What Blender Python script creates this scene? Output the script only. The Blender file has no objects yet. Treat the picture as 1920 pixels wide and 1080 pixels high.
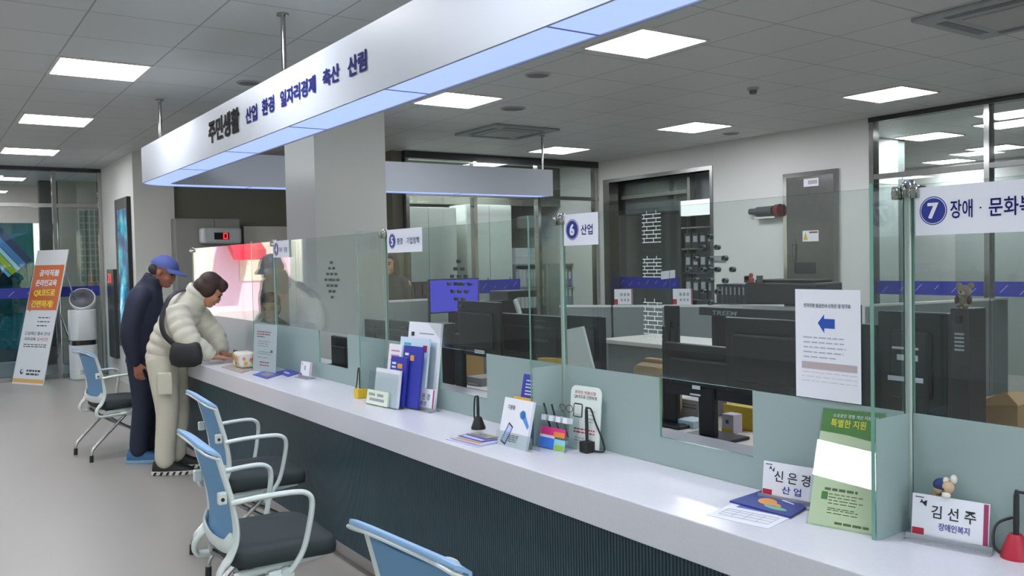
import bpy, bmesh, math, random
from mathutils import Vector, Matrix
random.seed(7)
PI = math.pi
SC = bpy.context.scene
COL = SC.collection

# ------------------------------------------------------------------ camera
EYE = Vector((0.0, 0.0, 1.5))
FPX = 1633.5
YAW, PIT, ROL = 0.60377, 0.03103, 0.02095
_f = Vector((math.sin(YAW) * math.cos(PIT), math.cos(YAW) * math.cos(PIT), -math.sin(PIT)))
_r = Vector((math.cos(YAW), -math.sin(YAW), 0))
_d = _f.cross(_r)
CR = math.cos(ROL) * _r + math.sin(ROL) * _d
CD = -math.sin(ROL) * _r + math.cos(ROL) * _d
CF = _f
cam = bpy.data.cameras.new('camera')
cam.sensor_width = 36
cam.lens = FPX / 1920 * 36
cam.clip_start = 0.05
camo = bpy.data.objects.new('camera', cam)
COL.objects.link(camo)
camo.matrix_world = Matrix(((CR.x, -CD.x, -CF.x, EYE.x), (CR.y, -CD.y, -CF.y, EYE.y), (CR.z, -CD.z, -CF.z, EYE.z), (0, 0, 0, 1)))
SC.camera = camo

# ------------------------------------------------------------------ world, sun, exposure
SC.view_settings.view_transform = 'Standard'
SC.view_settings.look = 'None'
SC.view_settings.gamma = 1
SC.view_settings.exposure = 1.05
SC.view_settings.use_curve_mapping = False
SC.cycles.max_bounces = 14
SC.cycles.diffuse_bounces = 7
SC.cycles.glossy_bounces = 4
SC.cycles.transmission_bounces = 8
SC.cycles.transparent_max_bounces = 40
SC.cycles.caustics_reflective = False
SC.cycles.caustics_refractive = False
SC.cycles.sample_clamp_indirect = 4.0
w = bpy.data.worlds.new('world')
SC.world = w
w.use_nodes = True
bg = w.node_tree.nodes['Background']
sky = w.node_tree.nodes.new('ShaderNodeTexSky')
sky.sky_type = 'NISHITA'
sky.sun_disc = False
sky.sun_elevation = math.radians(48)
sky.sun_rotation = math.radians(200)
w.node_tree.links.new(sky.outputs[0], bg.inputs[0])
bg.inputs[1].default_value = 0.3
sun = bpy.data.lights.new('sun', 'SUN')
sun.energy = 5.5
sun.angle = 0.01
sun.color = (1, .95, .88)
suno = bpy.data.objects.new('sun', sun)
COL.objects.link(suno)
suno.rotation_euler = Vector((-0.35, -0.75, 0.9)).to_track_quat('Z', 'Y').to_euler()   # light falls from behind the building onto the street
suno.location = (0, 8, 12)
PANEL = 13.0          # radiance of the ceiling light panels

# ------------------------------------------------------------------ helpers
def ray(px, py):
    return CR * ((px - 960)) + CD * ((py - 540)) + CF * FPX
def on_x(px, py, x):
    d = ray(px, py); return EYE + d * (x / d.x)
def on_y(px, py, y):
    d = ray(px, py); return EYE + d * (y / d.y)
def on_z(px, py, z):
    d = ray(px, py); return EYE + d * ((z - EYE.z) / d.z)

def lin(c):
    if isinstance(c, str):
        c = tuple(int(c[i:i + 2], 16) / 255 for i in (0, 2, 4))
    return tuple((v / 12.92 if v <= .04045 else ((v + .055) / 1.055) ** 2.4) for v in c[:3]) + (1,)

MATS = {}
def mat(name, col='808080', rough=.5, metal=0., spec=.5, emit=None, estr=0., noise=None, bump=None, trans=0., coat=0.):
    """noise=(scale, amount) varies the colour a little, bump=(scale, strength) roughens the surface"""
    if name in MATS: return MATS[name]
    m = bpy.data.materials.new(name); m.use_nodes = True
    nt = m.node_tree; p = nt.nodes['Principled BSDF']
    c = lin(col)
    p.inputs['Base Color'].default_value = c
    p.inputs['Roughness'].default_value = rough
    p.inputs['Metallic'].default_value = metal
    p.inputs['Specular IOR Level'].default_value = spec
    p.inputs['Transmission Weight'].default_value = trans
    p.inputs['Coat Weight'].default_value = coat
    if emit:
        p.inputs['Emission Color'].default_value = lin(emit); p.inputs['Emission Strength'].default_value = estr
    tc = None
    if noise or bump:
        tc = nt.nodes.new('ShaderNodeTexCoord')
    if noise:
        n = nt.nodes.new('ShaderNodeTexNoise'); n.inputs['Scale'].default_value = noise[0]; n.inputs['Detail'].default_value = 3
        nt.links.new(tc.outputs['Object'], n.inputs['Vector'])
        mx = nt.nodes.new('ShaderNodeMix'); mx.data_type = 'RGBA'
        k = noise[1]
        mx.inputs[6].default_value = tuple(min(1, v * (1 - k)) for v in c[:3]) + (1,)
        mx.inputs[7].default_value = tuple(min(1, v * (1 + k)) for v in c[:3]) + (1,)
        nt.links.new(n.outputs['Fac'], mx.inputs[0]); nt.links.new(mx.outputs[2], p.inputs['Base Color'])
    if bump:
        n = nt.nodes.new('ShaderNodeTexNoise'); n.inputs['Scale'].default_value = bump[0]; n.inputs['Detail'].default_value = 4
        nt.links.new(tc.outputs['Object'], n.inputs['Vector'])
        b = nt.nodes.new('ShaderNodeBump'); b.inputs['Strength'].default_value = bump[1]; b.inputs['Distance'].default_value = .004
        nt.links.new(n.outputs['Fac'], b.inputs['Height']); nt.links.new(b.outputs[0], p.inputs['Normal'])
    MATS[name] = m
    return m

def glass_mat(name, tint='eef6f2', ior=1.5, rough=0.0, gloss=1.0, haze=0.0, hazecol='b9c6c2'):
    """thin clear pane: straight-through light plus a Fresnel reflection from each face; haze adds a little diffuse film"""
    if name in MATS: return MATS[name]
    m = bpy.data.materials.new(name); m.use_nodes = True
    nt = m.node_tree
    for n in list(nt.nodes): nt.nodes.remove(n)
    N = nt.nodes.new; L = nt.links.new
    out = N('ShaderNodeOutputMaterial'); tr = N('ShaderNodeBsdfTransparent'); gl = N('ShaderNodeBsdfGlossy'); mix = N('ShaderNodeMixShader')
    tr.inputs[0].default_value = lin(tint); gl.inputs['Roughness'].default_value = rough
    gl.inputs['Color'].default_value = (gloss, gloss, gloss, 1)
    fr = N('ShaderNodeFresnel'); ge = N('ShaderNodeNewGeometry'); ma = N('ShaderNodeMapRange')
    ma.inputs[1].default_value = 0; ma.inputs[2].default_value = 1; ma.inputs[3].default_value = ior; ma.inputs[4].default_value = 1 / ior
    L(ge.outputs['Backfacing'], ma.inputs[0]); L(ma.outputs[0], fr.inputs['IOR'])
    L(fr.outputs[0], mix.inputs[0])
    src = tr.outputs[0]
    if haze > 0:
        df = N('ShaderNodeBsdfDiffuse'); df.inputs[0].default_value = lin(hazecol)
        tl = N('ShaderNodeBsdfTranslucent'); tl.inputs[0].default_value = lin(hazecol)
        a = N('ShaderNodeMixShader'); a.inputs[0].default_value = .5; L(df.outputs[0], a.inputs[1]); L(tl.outputs[0], a.inputs[2])
        b = N('ShaderNodeMixShader'); b.inputs[0].default_value = haze; L(tr.outputs[0], b.inputs[1]); L(a.outputs[0], b.inputs[2])
        src = b.outputs[0]
    L(src, mix.inputs[1]); L(gl.outputs[0], mix.inputs[2]); L(mix.outputs[0], out.inputs[0])
    MATS[name] = m
    return m

class MB:
    """collects shapes in one bmesh; build() links them as ONE mesh object"""
    def __init__(s):
        s.bm = bmesh.new(); s.mi = 0
    def m(s, i): s.mi = i; return s
    def _tag(s, faces):
        for f in faces: f.material_index = s.mi
    def verts_faces(s, vs, fs):
        bv = [s.bm.verts.new(v) for v in vs]
        out = []
        for f in fs:
            try: out.append(s.bm.faces.new([bv[i] for i in f]))
            except ValueError: pass
        s._tag(out); return bv
    def box(s, x0, x1, y0, y1, z0, z1, M=None, bev=0):
        vs = [Vector((x, y, z)) for x in (x0, x1) for y in (y0, y1) for z in (z0, z1)]
        if M is not None: vs = [M @ v for v in vs]
        b0 = set(s.bm.edges) if bev else None
        bv = s.verts_faces(vs, [(0, 1, 3, 2), (4, 6, 7, 5), (0, 4, 5, 1), (2, 3, 7, 6), (0, 2, 6, 4), (1, 5, 7, 3)])
        if bev:
            es = list({e for v in bv for e in v.link_edges})
            r = bmesh.ops.bevel(s.bm, geom=es, offset=bev, segments=2, profile=.5, affect='EDGES')
            s._tag(r['faces'])
        return s
    def quad(s, a, b, c, d): s.verts_faces([a, b, c, d], [(0, 1, 2, 3)]); return s
    def prism(s, pts, axis, a0, a1, M=None):
        """pts: 2-D outline; extruded along axis 0/1/2 from a0 to a1"""
        def p3(p, a):
            v = [p[0], p[1]]; v.insert(axis, a); v = Vector(v)
            return M @ v if M is not None else v
        n = len(pts)
        vs = [p3(p, a0) for p in pts] + [p3(p, a1) for p in pts]
        s.verts_faces(vs, [tuple(range(n))[::-1], tuple(range(n, 2 * n))] + [(i, (i + 1) % n, n + (i + 1) % n, n + i) for i in range(n)])
        return s
    def rings(s, rings, cap=True, close=False):
        n = len(rings[0]); vs = [v for r in rings for v in r]; fs = []
        k = len(rings)
        for i in range(k if close else k - 1):
            for j in range(n):
                a = i * n + j; b = i * n + (j + 1) % n; i2 = (i + 1) % k
                fs.append((a, b, i2 * n + (j + 1) % n, i2 * n + j))
        if cap and not close:
            fs.append(tuple(range(n))[::-1]); fs.append(tuple(range((k - 1) * n, k * n)))
        s.verts_faces(vs, fs); return s
    def tube(s, pts, r, n=8, flat=None, up=Vector((0, 0, 1)), cap=True):
        """r: radius or list; flat: (ru, rv) multipliers per ring for oval sections"""
        pts = [Vector(p) for p in pts]; rr = r if isinstance(r, (list, tuple)) else [r] * len(pts)
        rings = []; prev = None
        for i, p in enumerate(pts):
            a = pts[max(i - 1, 0)]; b = pts[min(i + 1, len(pts) - 1)]
            t = (b - a)
            if t.length < 1e-9: t = Vector((0, 0, 1))
            t.normalize()
            if prev is None:
                u = up.cross(t)
                if u.length < 1e-3: u = Vector((1, 0, 0)).cross(t)
                u.normalize()
            else:
                u = prev - t * prev.dot(t); u.normalize()
            v = t.cross(u); prev = u
            fu, fv = flat if flat else (1, 1)
            if isinstance(rr[i], (tuple, list)): ru, rv = rr[i]
            else: ru, rv = rr[i] * fu, rr[i] * fv
            rings.append([p + u * (math.cos(2 * PI * k / n) * ru) + v * (math.sin(2 * PI * k / n) * rv) for k in range(n)])
        return s.rings(rings, cap)
    def cyl(s, a, b, r, n=16, r2=None): return s.tube([a, b], [r, r if r2 is None else r2], n)
    def lathe(s, prof, c=(0, 0, 0), n=20, M=None):
        c = Vector(c); rings = []
        for r, z in prof:
            ring = [c + Vector((r * math.cos(2 * PI * k / n), r * math.sin(2 * PI * k / n), z)) for k in range(n)]
            if M is not None: ring = [M @ v for v in ring]
            rings.append(ring)
        return s.rings(rings, True)
    def ell(s, c, r, n=12, M=None):
        c = Vector(c); r = Vector(r) if not isinstance(r, (int, float)) else Vector((r, r, r))
        rings = []
        for i in range(1, n):
            th = PI * i / n
            ring = [Vector((r.x * math.sin(th) * math.cos(2 * PI * k / (2 * n)), r.y * math.sin(th) * math.sin(2 * PI * k / (2 * n)), -r.z * math.cos(th))) for k in range(2 * n)]
            rings.append([(M @ v if M is not None else v) + c for v in ring])
        return s.rings(rings, True)
    def text(s, st, o, xd, yd, w=None, h=None, bold=0., depth=.0008, align='L', sp=1.0):
        """text on a plane; o = lower left of its ink (or centre for align C); fitted to w x h"""
        vs, fs, (a0, a1, b0, b1) = glyphs(st, bold, sp)
        W = max(a1 - a0, 1e-6); H = max(b1 - b0, 1e-6)
        if w is None and h is None: h = .03
        kx = (w / W) if w else h / H
        ky = (h / H) if h else kx
        xd = Vector(xd).normalized(); yd = Vector(yd).normalized(); nd = xd.cross(yd); o = Vector(o)
        if align == 'C': o = o - xd * (W * kx / 2) - yd * (H * ky / 2)
        P = [o + xd * ((v[0] - a0) * kx) + yd * ((v[1] - b0) * ky) + nd * (depth + v[2] * .00025) for v in vs]
        s.verts_faces(P, fs); return s
    def build(s, name, mats, parent=None, local=False, smooth=False, bevel=0, auto=None):
        if parent is not None and not local:
            r = parent
            while r.parent: r = r.parent
            off = Vector(r.location)
            for v in s.bm.verts: v.co -= off
        bmesh.ops.recalc_face_normals(s.bm, faces=s.bm.faces)
        me = bpy.data.meshes.new(name); s.bm.to_mesh(me); s.bm.free()
        for q in (mats if isinstance(mats, (list, tuple)) else [mats]): me.materials.append(q)
        if smooth:
            me.polygons.foreach_set('use_smooth', [True] * len(me.polygons))
            me.set_sharp_from_angle(angle=math.radians(auto or 40))
        o = bpy.data.objects.new(name, me); COL.objects.link(o)
        if parent is not None: o.parent = parent
        if bevel:
            b = o.modifiers.new('bevel', 'BEVEL'); b.width = bevel; b.segments = 2; b.limit_method = 'ANGLE'; b.angle_limit = math.radians(50)
        return o

_gl = {}
def glyphs(st, bold, sp):
    k = (st, bold, sp)
    if k not in _gl:
        cu = bpy.data.curves.new('lettering', 'FONT'); cu.body = st; cu.size = 1; cu.offset = min(bold, .012); cu.resolution_u = 3; cu.space_character = sp
        ob = bpy.data.objects.new('lettering', cu); COL.objects.link(ob)
        dg = bpy.context.evaluated_depsgraph_get(); dg.update()
        me = ob.evaluated_get(dg).to_mesh()
        vs = [(v.co.x, v.co.y, 0) for v in me.vertices]; fs = [tuple(p.vertices) for p in me.polygons]
        ob.evaluated_get(dg).to_mesh_clear()
        if bold > .02:      # heavy weights: overlay shifted copies of the outline
            n = len(vs); base = list(vs); bf = list(fs)
            for j, (sx, sy) in enumerate(((1, .6), (-1, .6), (1, -.6), (-1, -.6))):
                vs += [(x + sx * bold, y + sy * bold, j + 1) for x, y, _ in base]; fs += [tuple(i + n * (j + 1) for i in f) for f in bf]
        bpy.data.objects.remove(ob); bpy.data.curves.remove(cu)
        if not vs: vs = [(0, 0, 0), (1, 0, 0), (1, 1, 0)]; fs = []
        xs = [v[0] for v in vs]; ys = [v[1] for v in vs]
        _gl[k] = (vs, fs, (min(xs), max(xs), min(ys), max(ys)))
    return _gl[k]

def tag(o, label, cat, group=None):
    o['label'] = label; o['category'] = cat
    if group: o['group'] = group
    return o
def thing(name, label, cat, loc=(0, 0, 0), rz=0, group=None):
    o = bpy.data.objects.new(name, None); o.empty_display_size = .1; COL.objects.link(o)
    o.location = loc; o.rotation_euler = (0, 0, rz)
    return tag(o, label, cat, group)
def struct(o):
    o['kind'] = 'structure'; return o
def copy_tree(o, parent=None):
    c = o.copy(); COL.objects.link(c)
    if parent is not None: c.parent = parent
    for ch in [q for q in KIDS.get(o.name, o.children)]: copy_tree(ch, c)
    return c
KIDS = {}
X, Y, Z = Vector((1, 0, 0)), Vector((0, 1, 0)), Vector((0, 0, 1))
# ------------------------------------------------------------------ setting
CEIL = 2.93
GX = 2.06            # plane of the glass screens on the counter
CX = 1.68            # front edge of the worktop
CZ = 0.803           # worktop height
FX = 1.65            # face of the overhead sign
M_white = mat('white_paint', 'd6d7d4', .55, noise=(2, .02), bump=(60, .08))
M_steel = mat('brushed_steel', '8f8f8d', .28, 1.0, noise=(14, .12))
M_chrome = mat('polished_steel', 'b4b4b2', .14, 1.0)
M_dark = mat('dark_metal', '3c3f40', .4, .3)
M_glass = glass_mat('clear_glass', 'f3f7f6')
M_edge = mat('glass_edge', '6f9c8e', .15, 0, .6)

def floor_mat():
    m = mat('vinyl_floor', 'a09c96', .36, 0, .4, noise=(1.2, .05))
    return m
def ceil_mat():
    m = bpy.data.materials.new('ceiling_tiles'); m.use_nodes = True; nt = m.node_tree; p = nt.nodes['Principled BSDF']
    tc = nt.nodes.new('ShaderNodeTexCoord'); mp = nt.nodes.new('ShaderNodeMapping')
    mp.inputs['Location'].default_value = (-.86, -4.12, 0)
    nt.links.new(tc.outputs['Object'], mp.inputs[0])
    br = nt.nodes.new('ShaderNodeTexBrick'); br.offset = 0; br.squash = 1
    br.inputs['Scale'].default_value = 1; br.inputs['Brick Width'].default_value = .6; br.inputs['Row Height'].default_value = .6
    br.inputs['Mortar Size'].default_value = .005; br.inputs['Mortar Smooth'].default_value = .1
    br.inputs['Color1'].default_value = lin('d0d4d2'); br.inputs['Color2'].default_value = lin('cdd1cf'); br.inputs['Mortar'].default_value = lin('9aa09d')
    nt.links.new(mp.outputs[0], br.inputs[0]); nt.links.new(br.outputs[0], p.inputs['Base Color'])
    bu = nt.nodes.new('ShaderNodeBump'); bu.inputs['Strength'].default_value = .6; bu.inputs['Distance'].default_value = .006; bu.invert = True
    nt.links.new(br.outputs['Fac'], bu.inputs['Height']); nt.links.new(bu.outputs[0], p.inputs['Normal'])
    p.inputs['Roughness'].default_value = .5; p.inputs['Specular IOR Level'].default_value = .35
    return m

struct(MB().box(-6.2, 14.2, -5.2, 13.6, -.2, 0).build('floor', floor_mat()))
struct(MB().box(-6.2, 14.2, -5.2, 17.2, CEIL, CEIL + .3).build('ceiling', ceil_mat()))
# outer walls of the hall
struct(MB().box(-6.2, -6, -5.2, 13.6, 0, CEIL).build('wall_left', M_white))
m = MB(); m.box(-6.2, -5.4, -5.4, -5.2, 0, CEIL).box(2.2, 14.2, -5.4, -5.2, 0, CEIL).box(-5.4, 2.2, -5.4, -5.2, 2.75, CEIL)
struct(m.build('wall_rear', M_white))
wr = struct(bpy.data.objects.new('window_added', None)); COL.objects.link(wr); wr.location = (-1.6, -5.3, 0)  # unseen windows added to let daylight fill the hall from the rear
MB().box(-5.4, 2.2, -5.31, -5.3, .02, 2.75).build('pane', M_glass, wr)
for xx in (-5.37, -3.5, -1.6, .3, 2.17): MB().box(xx - .03, xx + .03, -5.36, -5.24, 0, 2.75).build('mullion', M_steel, wr)
struct(MB().box(-12, 9, -16, -5.4, -.2, -.02).build('floor_forecourt', mat('forecourt_paving', 'b5b2ac', .8)))
struct(MB().box(14, 14.2, -5.2, 13.6, 0, CEIL).build('wall_far_right', M_white))
# entrance end: short wall beside the passage, then pier with display
EX = 2.28; EY = 11.44; EEND = 13.6
pier = MB()
pier.box(EX, EX + .48, EY, EY + .5, 0, CEIL)
struct(pier.build('wall_pier', M_white))
# wall running away from the camera, with the tall display niche in it
m = MB(); dn0, dn1 = 11.62, 12.62
m.box(EX, EX + .2, EY + .5, EEND, 0, CEIL)
struct(m.build('wall_passage', M_white))
# recess behind the pier (dark upper wall)
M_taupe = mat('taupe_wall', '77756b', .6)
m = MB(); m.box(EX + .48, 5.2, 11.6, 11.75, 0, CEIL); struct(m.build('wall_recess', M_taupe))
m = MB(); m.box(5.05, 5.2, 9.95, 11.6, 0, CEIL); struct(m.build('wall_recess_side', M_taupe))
# pillar inside the staff area
PX0, PY0 = 2.6, 6.5
pc = on_x(592, 400, PX0); p_far = on_x(537, 400, PX0); p_r = on_y(725, 400, pc.y)
struct(MB().box(PX0, p_r.x, pc.y, p_far.y, 0, CEIL).build('wall_pillar', mat('pillar_paint', 'c9ccca', .5, noise=(2, .02))))
# right wall parallel to the counter
RX = 8.4
oa = on_x(1138, 340, RX).y; ob_ = on_x(1333, 318, RX).y; OT = on_x(1333, 318, RX).z
pe = on_x(1632, 400, RX).y
m = MB()
m.box(RX, RX + .15, ob_, pe, 0, CEIL) if ob_ < pe else m.box(RX, RX + .15, pe, ob_, 0, CEIL)
m.box(RX, RX + .15, ob_, oa, OT, CEIL)
m.box(RX, RX + .15, oa, 9.9, 0, CEIL)
struct(m.build('wall_right', M_white))
BY = 9.9
# ------------------------------------------------------------------ ceiling light panels
M_lamp = mat('lamp_diffuser', 'ffffff', .5, emit='f7f9ff', estr=PANEL)
M_lampframe = mat('lamp_frame', 'd8d6d2', .4)
def lamp_mesh():
    f = MB()
    s = .3
    for a in ((-s, s, -s, -s + .018), (-s, s, s - .018, s), (-s, -s + .018, -s + .018, s - .018), (s - .018, s, -s + .018, s - .018)):
        f.box(a[0], a[1], a[2], a[3], -.012, 0)
    d = MB().box(-s + .018, s - .018, -s + .018, s - .018, -.009, -.001)
    return f, d
LAMP = []
def lamp(x, y, label, z=CEIL):
    if not LAMP:
        t = thing('ceiling_light', label, 'ceiling light', (x, y, z), 0, 'square ceiling light panels')
        f, d = lamp_mesh()
        f.build('frame', M_lampframe, t, local=True); d.build('diffuser', M_lamp, t, local=True)
        LAMP.append(t); KIDS[t.name] = list(bpy.data.objects[t.name].children) or [o for o in COL.objects if o.parent == t]
    else:
        t = copy_tree(LAMP[0]); t.location = (x, y, z); t['label'] = label
    return t
def lp(px, py, label):
    p = on_z(px, py, CEIL); return lamp(p.x, p.y, label)
lp(186, 129, 'largest white light panel over the lobby floor, nearest on the left side')
lp(104, 224.5, 'second light panel of the left lobby row, just beyond the largest one')
lp(56, 283, 'third light panel of the left lobby row, small and nearest the entrance glass')
lp(1209, 81, 'big light panel right beside the glowing edge of the overhead sign')
lp(858, 187, 'light panel above the pillar side of the office, just right of the sign')
lp(1669, 176, 'bright light panel over the right office desks, in front of the chrome post')
lp(1302, 238, 'light panel above the white wall beside the doorway opening')
lp(1048, 281, 'smallest office light panel, near the rear hanging rod and the back glazing')
# the same rows run on behind the photographer
for i, (x, y) in enumerate(((1.16, 4.3), (1.16, 2.02), (1.16, -.38), (-1.84, 6.82), (-1.84, 4.42), (-1.84, 2.02), (-1.84, 9.2), (4.16, 1.96), (4.16, -.44), (7.16, 2.0), (-4.3, 6.8), (-4.3, 3.2))):
    lamp(x, y, 'light panel of the same rows, outside the photo behind the viewer')
# ------------------------------------------------------------------ overhead ring sign
M_sign = mat('sign_white', 'acb3bd', .45, 0, .5)
M_led = mat('sign_led', '8f9bc0', .5, emit='9db4ff', estr=.58)
M_ink_black = mat('letter_black', '101014', .85, 0, .1)
M_ink_navy = mat('letter_navy', '1d2068', .85, 0, .1)
ZB, ZT = 2.228, 2.525
SY1 = 8.15; SW = .30; SXE = 6.05; SY0 = -1.6
def ring_path(off):
    """plan outline of the sign, off = distance inside the outer face"""
    x = FX + off; y1 = SY1 - off; r = max(.28 - off, .02)
    pts = [(x, SY0)]
    n = 8
    for i in range(n + 1):
        a = PI - (PI / 2) * i / n
        pts.append((x + r + r * math.cos(a), y1 - r + r * math.sin(a)))
    pts.append((SXE, y1))
    return pts
sg = thing('overhead_sign', 'long white hanging sign with blue glowing underside and Korean service names', 'sign', (FX, 3, ZT))
def band(o0, o1, z0, z1):
    a = ring_path(o0); b = ring_path(o1); m = MB()
    rings = [[Vector((p[0], p[1], z0)), Vector((q[0], q[1], z0)), Vector((q[0], q[1], z1)), Vector((p[0], p[1], z1))] for p, q in zip(a, b)]
    m.rings(rings); return m
SWI = .24
m = band(0, .012, ZB, ZT)
for q in (band(SWI - .012, SWI, ZB, ZT), band(.012, SWI - .012, ZT - .012, ZT)):
    me = bpy.data.meshes.new('tmp'); q.bm.to_mesh(me); m.bm.from_mesh(me); bpy.data.meshes.remove(me)
m.build('fascia', M_sign, sg, smooth=True)
band(.014, SWI - .014, ZB + .004, ZB + .014).build('light_strip', M_led, sg)
M_joint = mat('joint_grey', '7d86a8', .5)
for yy in [SY0 + .4 + i * 1.13 for i in range(9)]:
    if yy < SY1 - .5: MB().box(FX + .012, FX + SWI - .012, yy, yy + .006, ZB + .001, ZB + .005).build('strip_joint', M_joint, sg)
for i in range(4):
    xx = FX + .95 + i * 1.13; MB().box(xx, xx + .006, SY1 - SWI + .012, SY1 - .012, ZB + .001, ZB + .005).build('strip_joint', M_joint, sg)
def fascia_text(st, x0, x1, top, bot, inkmat, bold, xm=None):
    a = on_x(x0, (top + bot) / 2, FX); b = on_x(x1, (top + bot) / 2, FX)
    return a.y, b.y
WORDS = []
for st, x0, x1, tl, bl, tr, br, tgt, bold in (
    ('주민생활', 391, 449, 226, 269.5, 201, 249.5, 0, .034),
    ('산업', 461, 482.5, 203, 232, 194, 226, 1, .024),
    ('환경', 491.5, 514.5, 187, 217, 177, 211, 1, .024),
    ('일자리경제', 526, 592, 170, 201, 141, 176, 1, .024),
    ('축산', 605.5, 637, 131, 163, 118, 154, 1, .024),
    ('산림', 652.5, 688, 107, 143, 92.5, 135, 1, .024)):
    a0 = on_x(x0, tl, FX); a1 = on_x(x0, bl, FX); b0 = on_x(x1, tr, FX); b1 = on_x(x1, br, FX)
    zt = (a0.z + b0.z) / 2; zb = (a1.z + b1.z) / 2
    wm = MB(); WORDS.append((tgt, wm)); wm.text(st, (FX, a0.y, zb), (0, -1, 0), (0, 0, 1), w=a0.y - b0.y, h=zt - zb, bold=bold, depth=.003)
for k, wm in WORDS:
    if k == 0: wm.build('heading_lettering', M_ink_black, sg)['label'] = 'black Korean heading'
    else: wm.build('lettering', M_ink_navy, sg)['label'] = 'navy Korean service name'
for (x, y) in ((FX + .14, 4.83), (FX + .14, 7.8), (FX + .14, 1.6), (3.6, SY1 - .12), (6.0, SY1 - .12)):
    MB().cyl((x, y, ZT - .002), (x, y, CEIL), .014, 12).cyl((x, y, CEIL - .012), (x, y, CEIL), .035, 16).build('hanging_rod', M_chrome, sg, smooth=True)
# ------------------------------------------------------------------ service counter
CY0, CY1 = -1.6, 8.05
def stone_mat():
    m = mat('white_stone', 'd6d6de', .24, 0, .5, noise=(90, .05)); return m
M_stone = stone_mat()
M_flute = mat('fluted_navy', '3c525b', .42, 0, .4)
ct = thing('service_counter', 'long white stone service counter with dark fluted front', 'counter', (CX, 2.5, 0))
m = MB(); r = .22; n = 10
pts = [(CX, CY0), (2.52, CY0), (2.52, CY1)] + [(CX + r - r * math.sin(PI / 2 * i / n), CY1 - r + r * math.cos(PI / 2 * i / n)) for i in range(n + 1)]
m.prism(pts, 2, CZ - .112, CZ)
m.build('worktop', M_stone, ct, bevel=.003)
m = MB(); fx = CX + .055; pitch = .014; ys = CY0; prof = []
k = int((CY1 - .12 - CY0) / pitch)
rings = []
for i in range(k):
    y = CY0 + i * pitch
    for dy, dx in ((0, .005), (.003, .005), (.0045, 0), (.0125, 0)):
        rings.append([Vector((fx + dx, y + dy, .1)), Vector((fx + .03, y + dy, .1)), Vector((fx + .03, y + dy, CZ - .112)), Vector((fx + dx, y + dy, CZ - .112))])
m.rings(rings); m.build('front_panel', M_flute, ct)
MB().box(CX + .11, CX + .13, CY0, CY1 - .2, 0, .1).build('plinth', mat('plinth_grey', 'b9b2b4', .3), ct)
MB().box(CX + .1, 2.5, CY1 - .15, CY1 - .12, 0, CZ - .112).box(2.46, 2.5, CY0, CY1 - .1, .08, CZ - .112).build('carcass', M_flute, ct)

# ------------------------------------------------------------------ glass screens
M_frost = glass_mat('frosted_film', 'cfdeda', 1.35, .25, .6, haze=.86, hazecol='c6d6d5')
M_sticker = mat('sticker_white', 'e6e9f0', .5)
GT = 1.668; FZ = 1.098; TH = .010
Pst = [on_x(px, 600, GX).y for px in (517, 724, 1055, 1703)]
Y4, Y5, Y6, Y7 = Pst
WX = 1.905        # front edge of the wing panes
def pane(y0, y1, z0, z1, x=GX, holes=()):
    """pane in the x = const plane with an optional rectangular opening, edges get the second material"""
    m = MB()
    def slab(a, b, c, d):
        m.m(0).verts_faces([(x, a, c), (x, b, c), (x, b, d), (x, a, d)], [(0, 1, 2, 3)])
        m.verts_faces([(x + TH, a, c), (x + TH, b, c), (x + TH, b, d), (x + TH, a, d)], [(3, 2, 1, 0)])
    def rim(a, b, c, d):
        m.m(1)
        for p, q in (((a, c), (b, c)), ((b, c), (b, d)), ((b, d), (a, d)), ((a, d), (a, c))):
            m.verts_faces([(x, p[0], p[1]), (x + TH, p[0], p[1]), (x + TH, q[0], q[1]), (x, q[0], q[1])], [(0, 1, 2, 3)])
    if holes:
        a, b, c, d = holes
        slab(y0, a, z0, z1); slab(b, y1, z0, z1); slab(a, b, z0, c); slab(a, b, d, z1); rim(a, b, c, d)
    else: slab(y0, y1, z0, z1)
    rim(y0, y1, z0, z1)
    return m
def film(y0, y1, z0, z1, x, hole=None):
    m = MB()
    def b(a, c, d, e): m.box(x - .0012, x - .0002, a, c, d, e)
    if hole:
        h0, h1, k0, k1 = hole
        b(y0, h0, z0, z1); b(h1, y1, z0, z1); b(h0, h1, z0, k0)
        if z1 > k1: b(h0, h1, k1, z1)
    else: b(y0, y1, z0, z1)
    return m
def holes_mesh(yc, zc, s=.026, solid=False):
    out = []
    for i in range(-3, 4):
        for j in range(-3, 4):
            if abs(i) + abs(j) in (1, 3) or (i == 0 and j == 0):
                m = MB(); out.append(m); cy = yc + i * s; cz = zc + j * s * 1.15; ro = .0085; ri = .0015 if solid else .0055; cc = [2 * PI * k / 14 for k in range(14)]
                m.rings([[Vector((xx, cy + q * math.cos(a), cz + q * math.sin(a))) for xx, q in ((GX - .002, ro), (GX + TH + .002, ro), (GX + TH + .002, ri), (GX - .002, ri))] for a in cc], close=True)
    return out
M_hole = mat('hole_rim', '3a4a48', .3)
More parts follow.
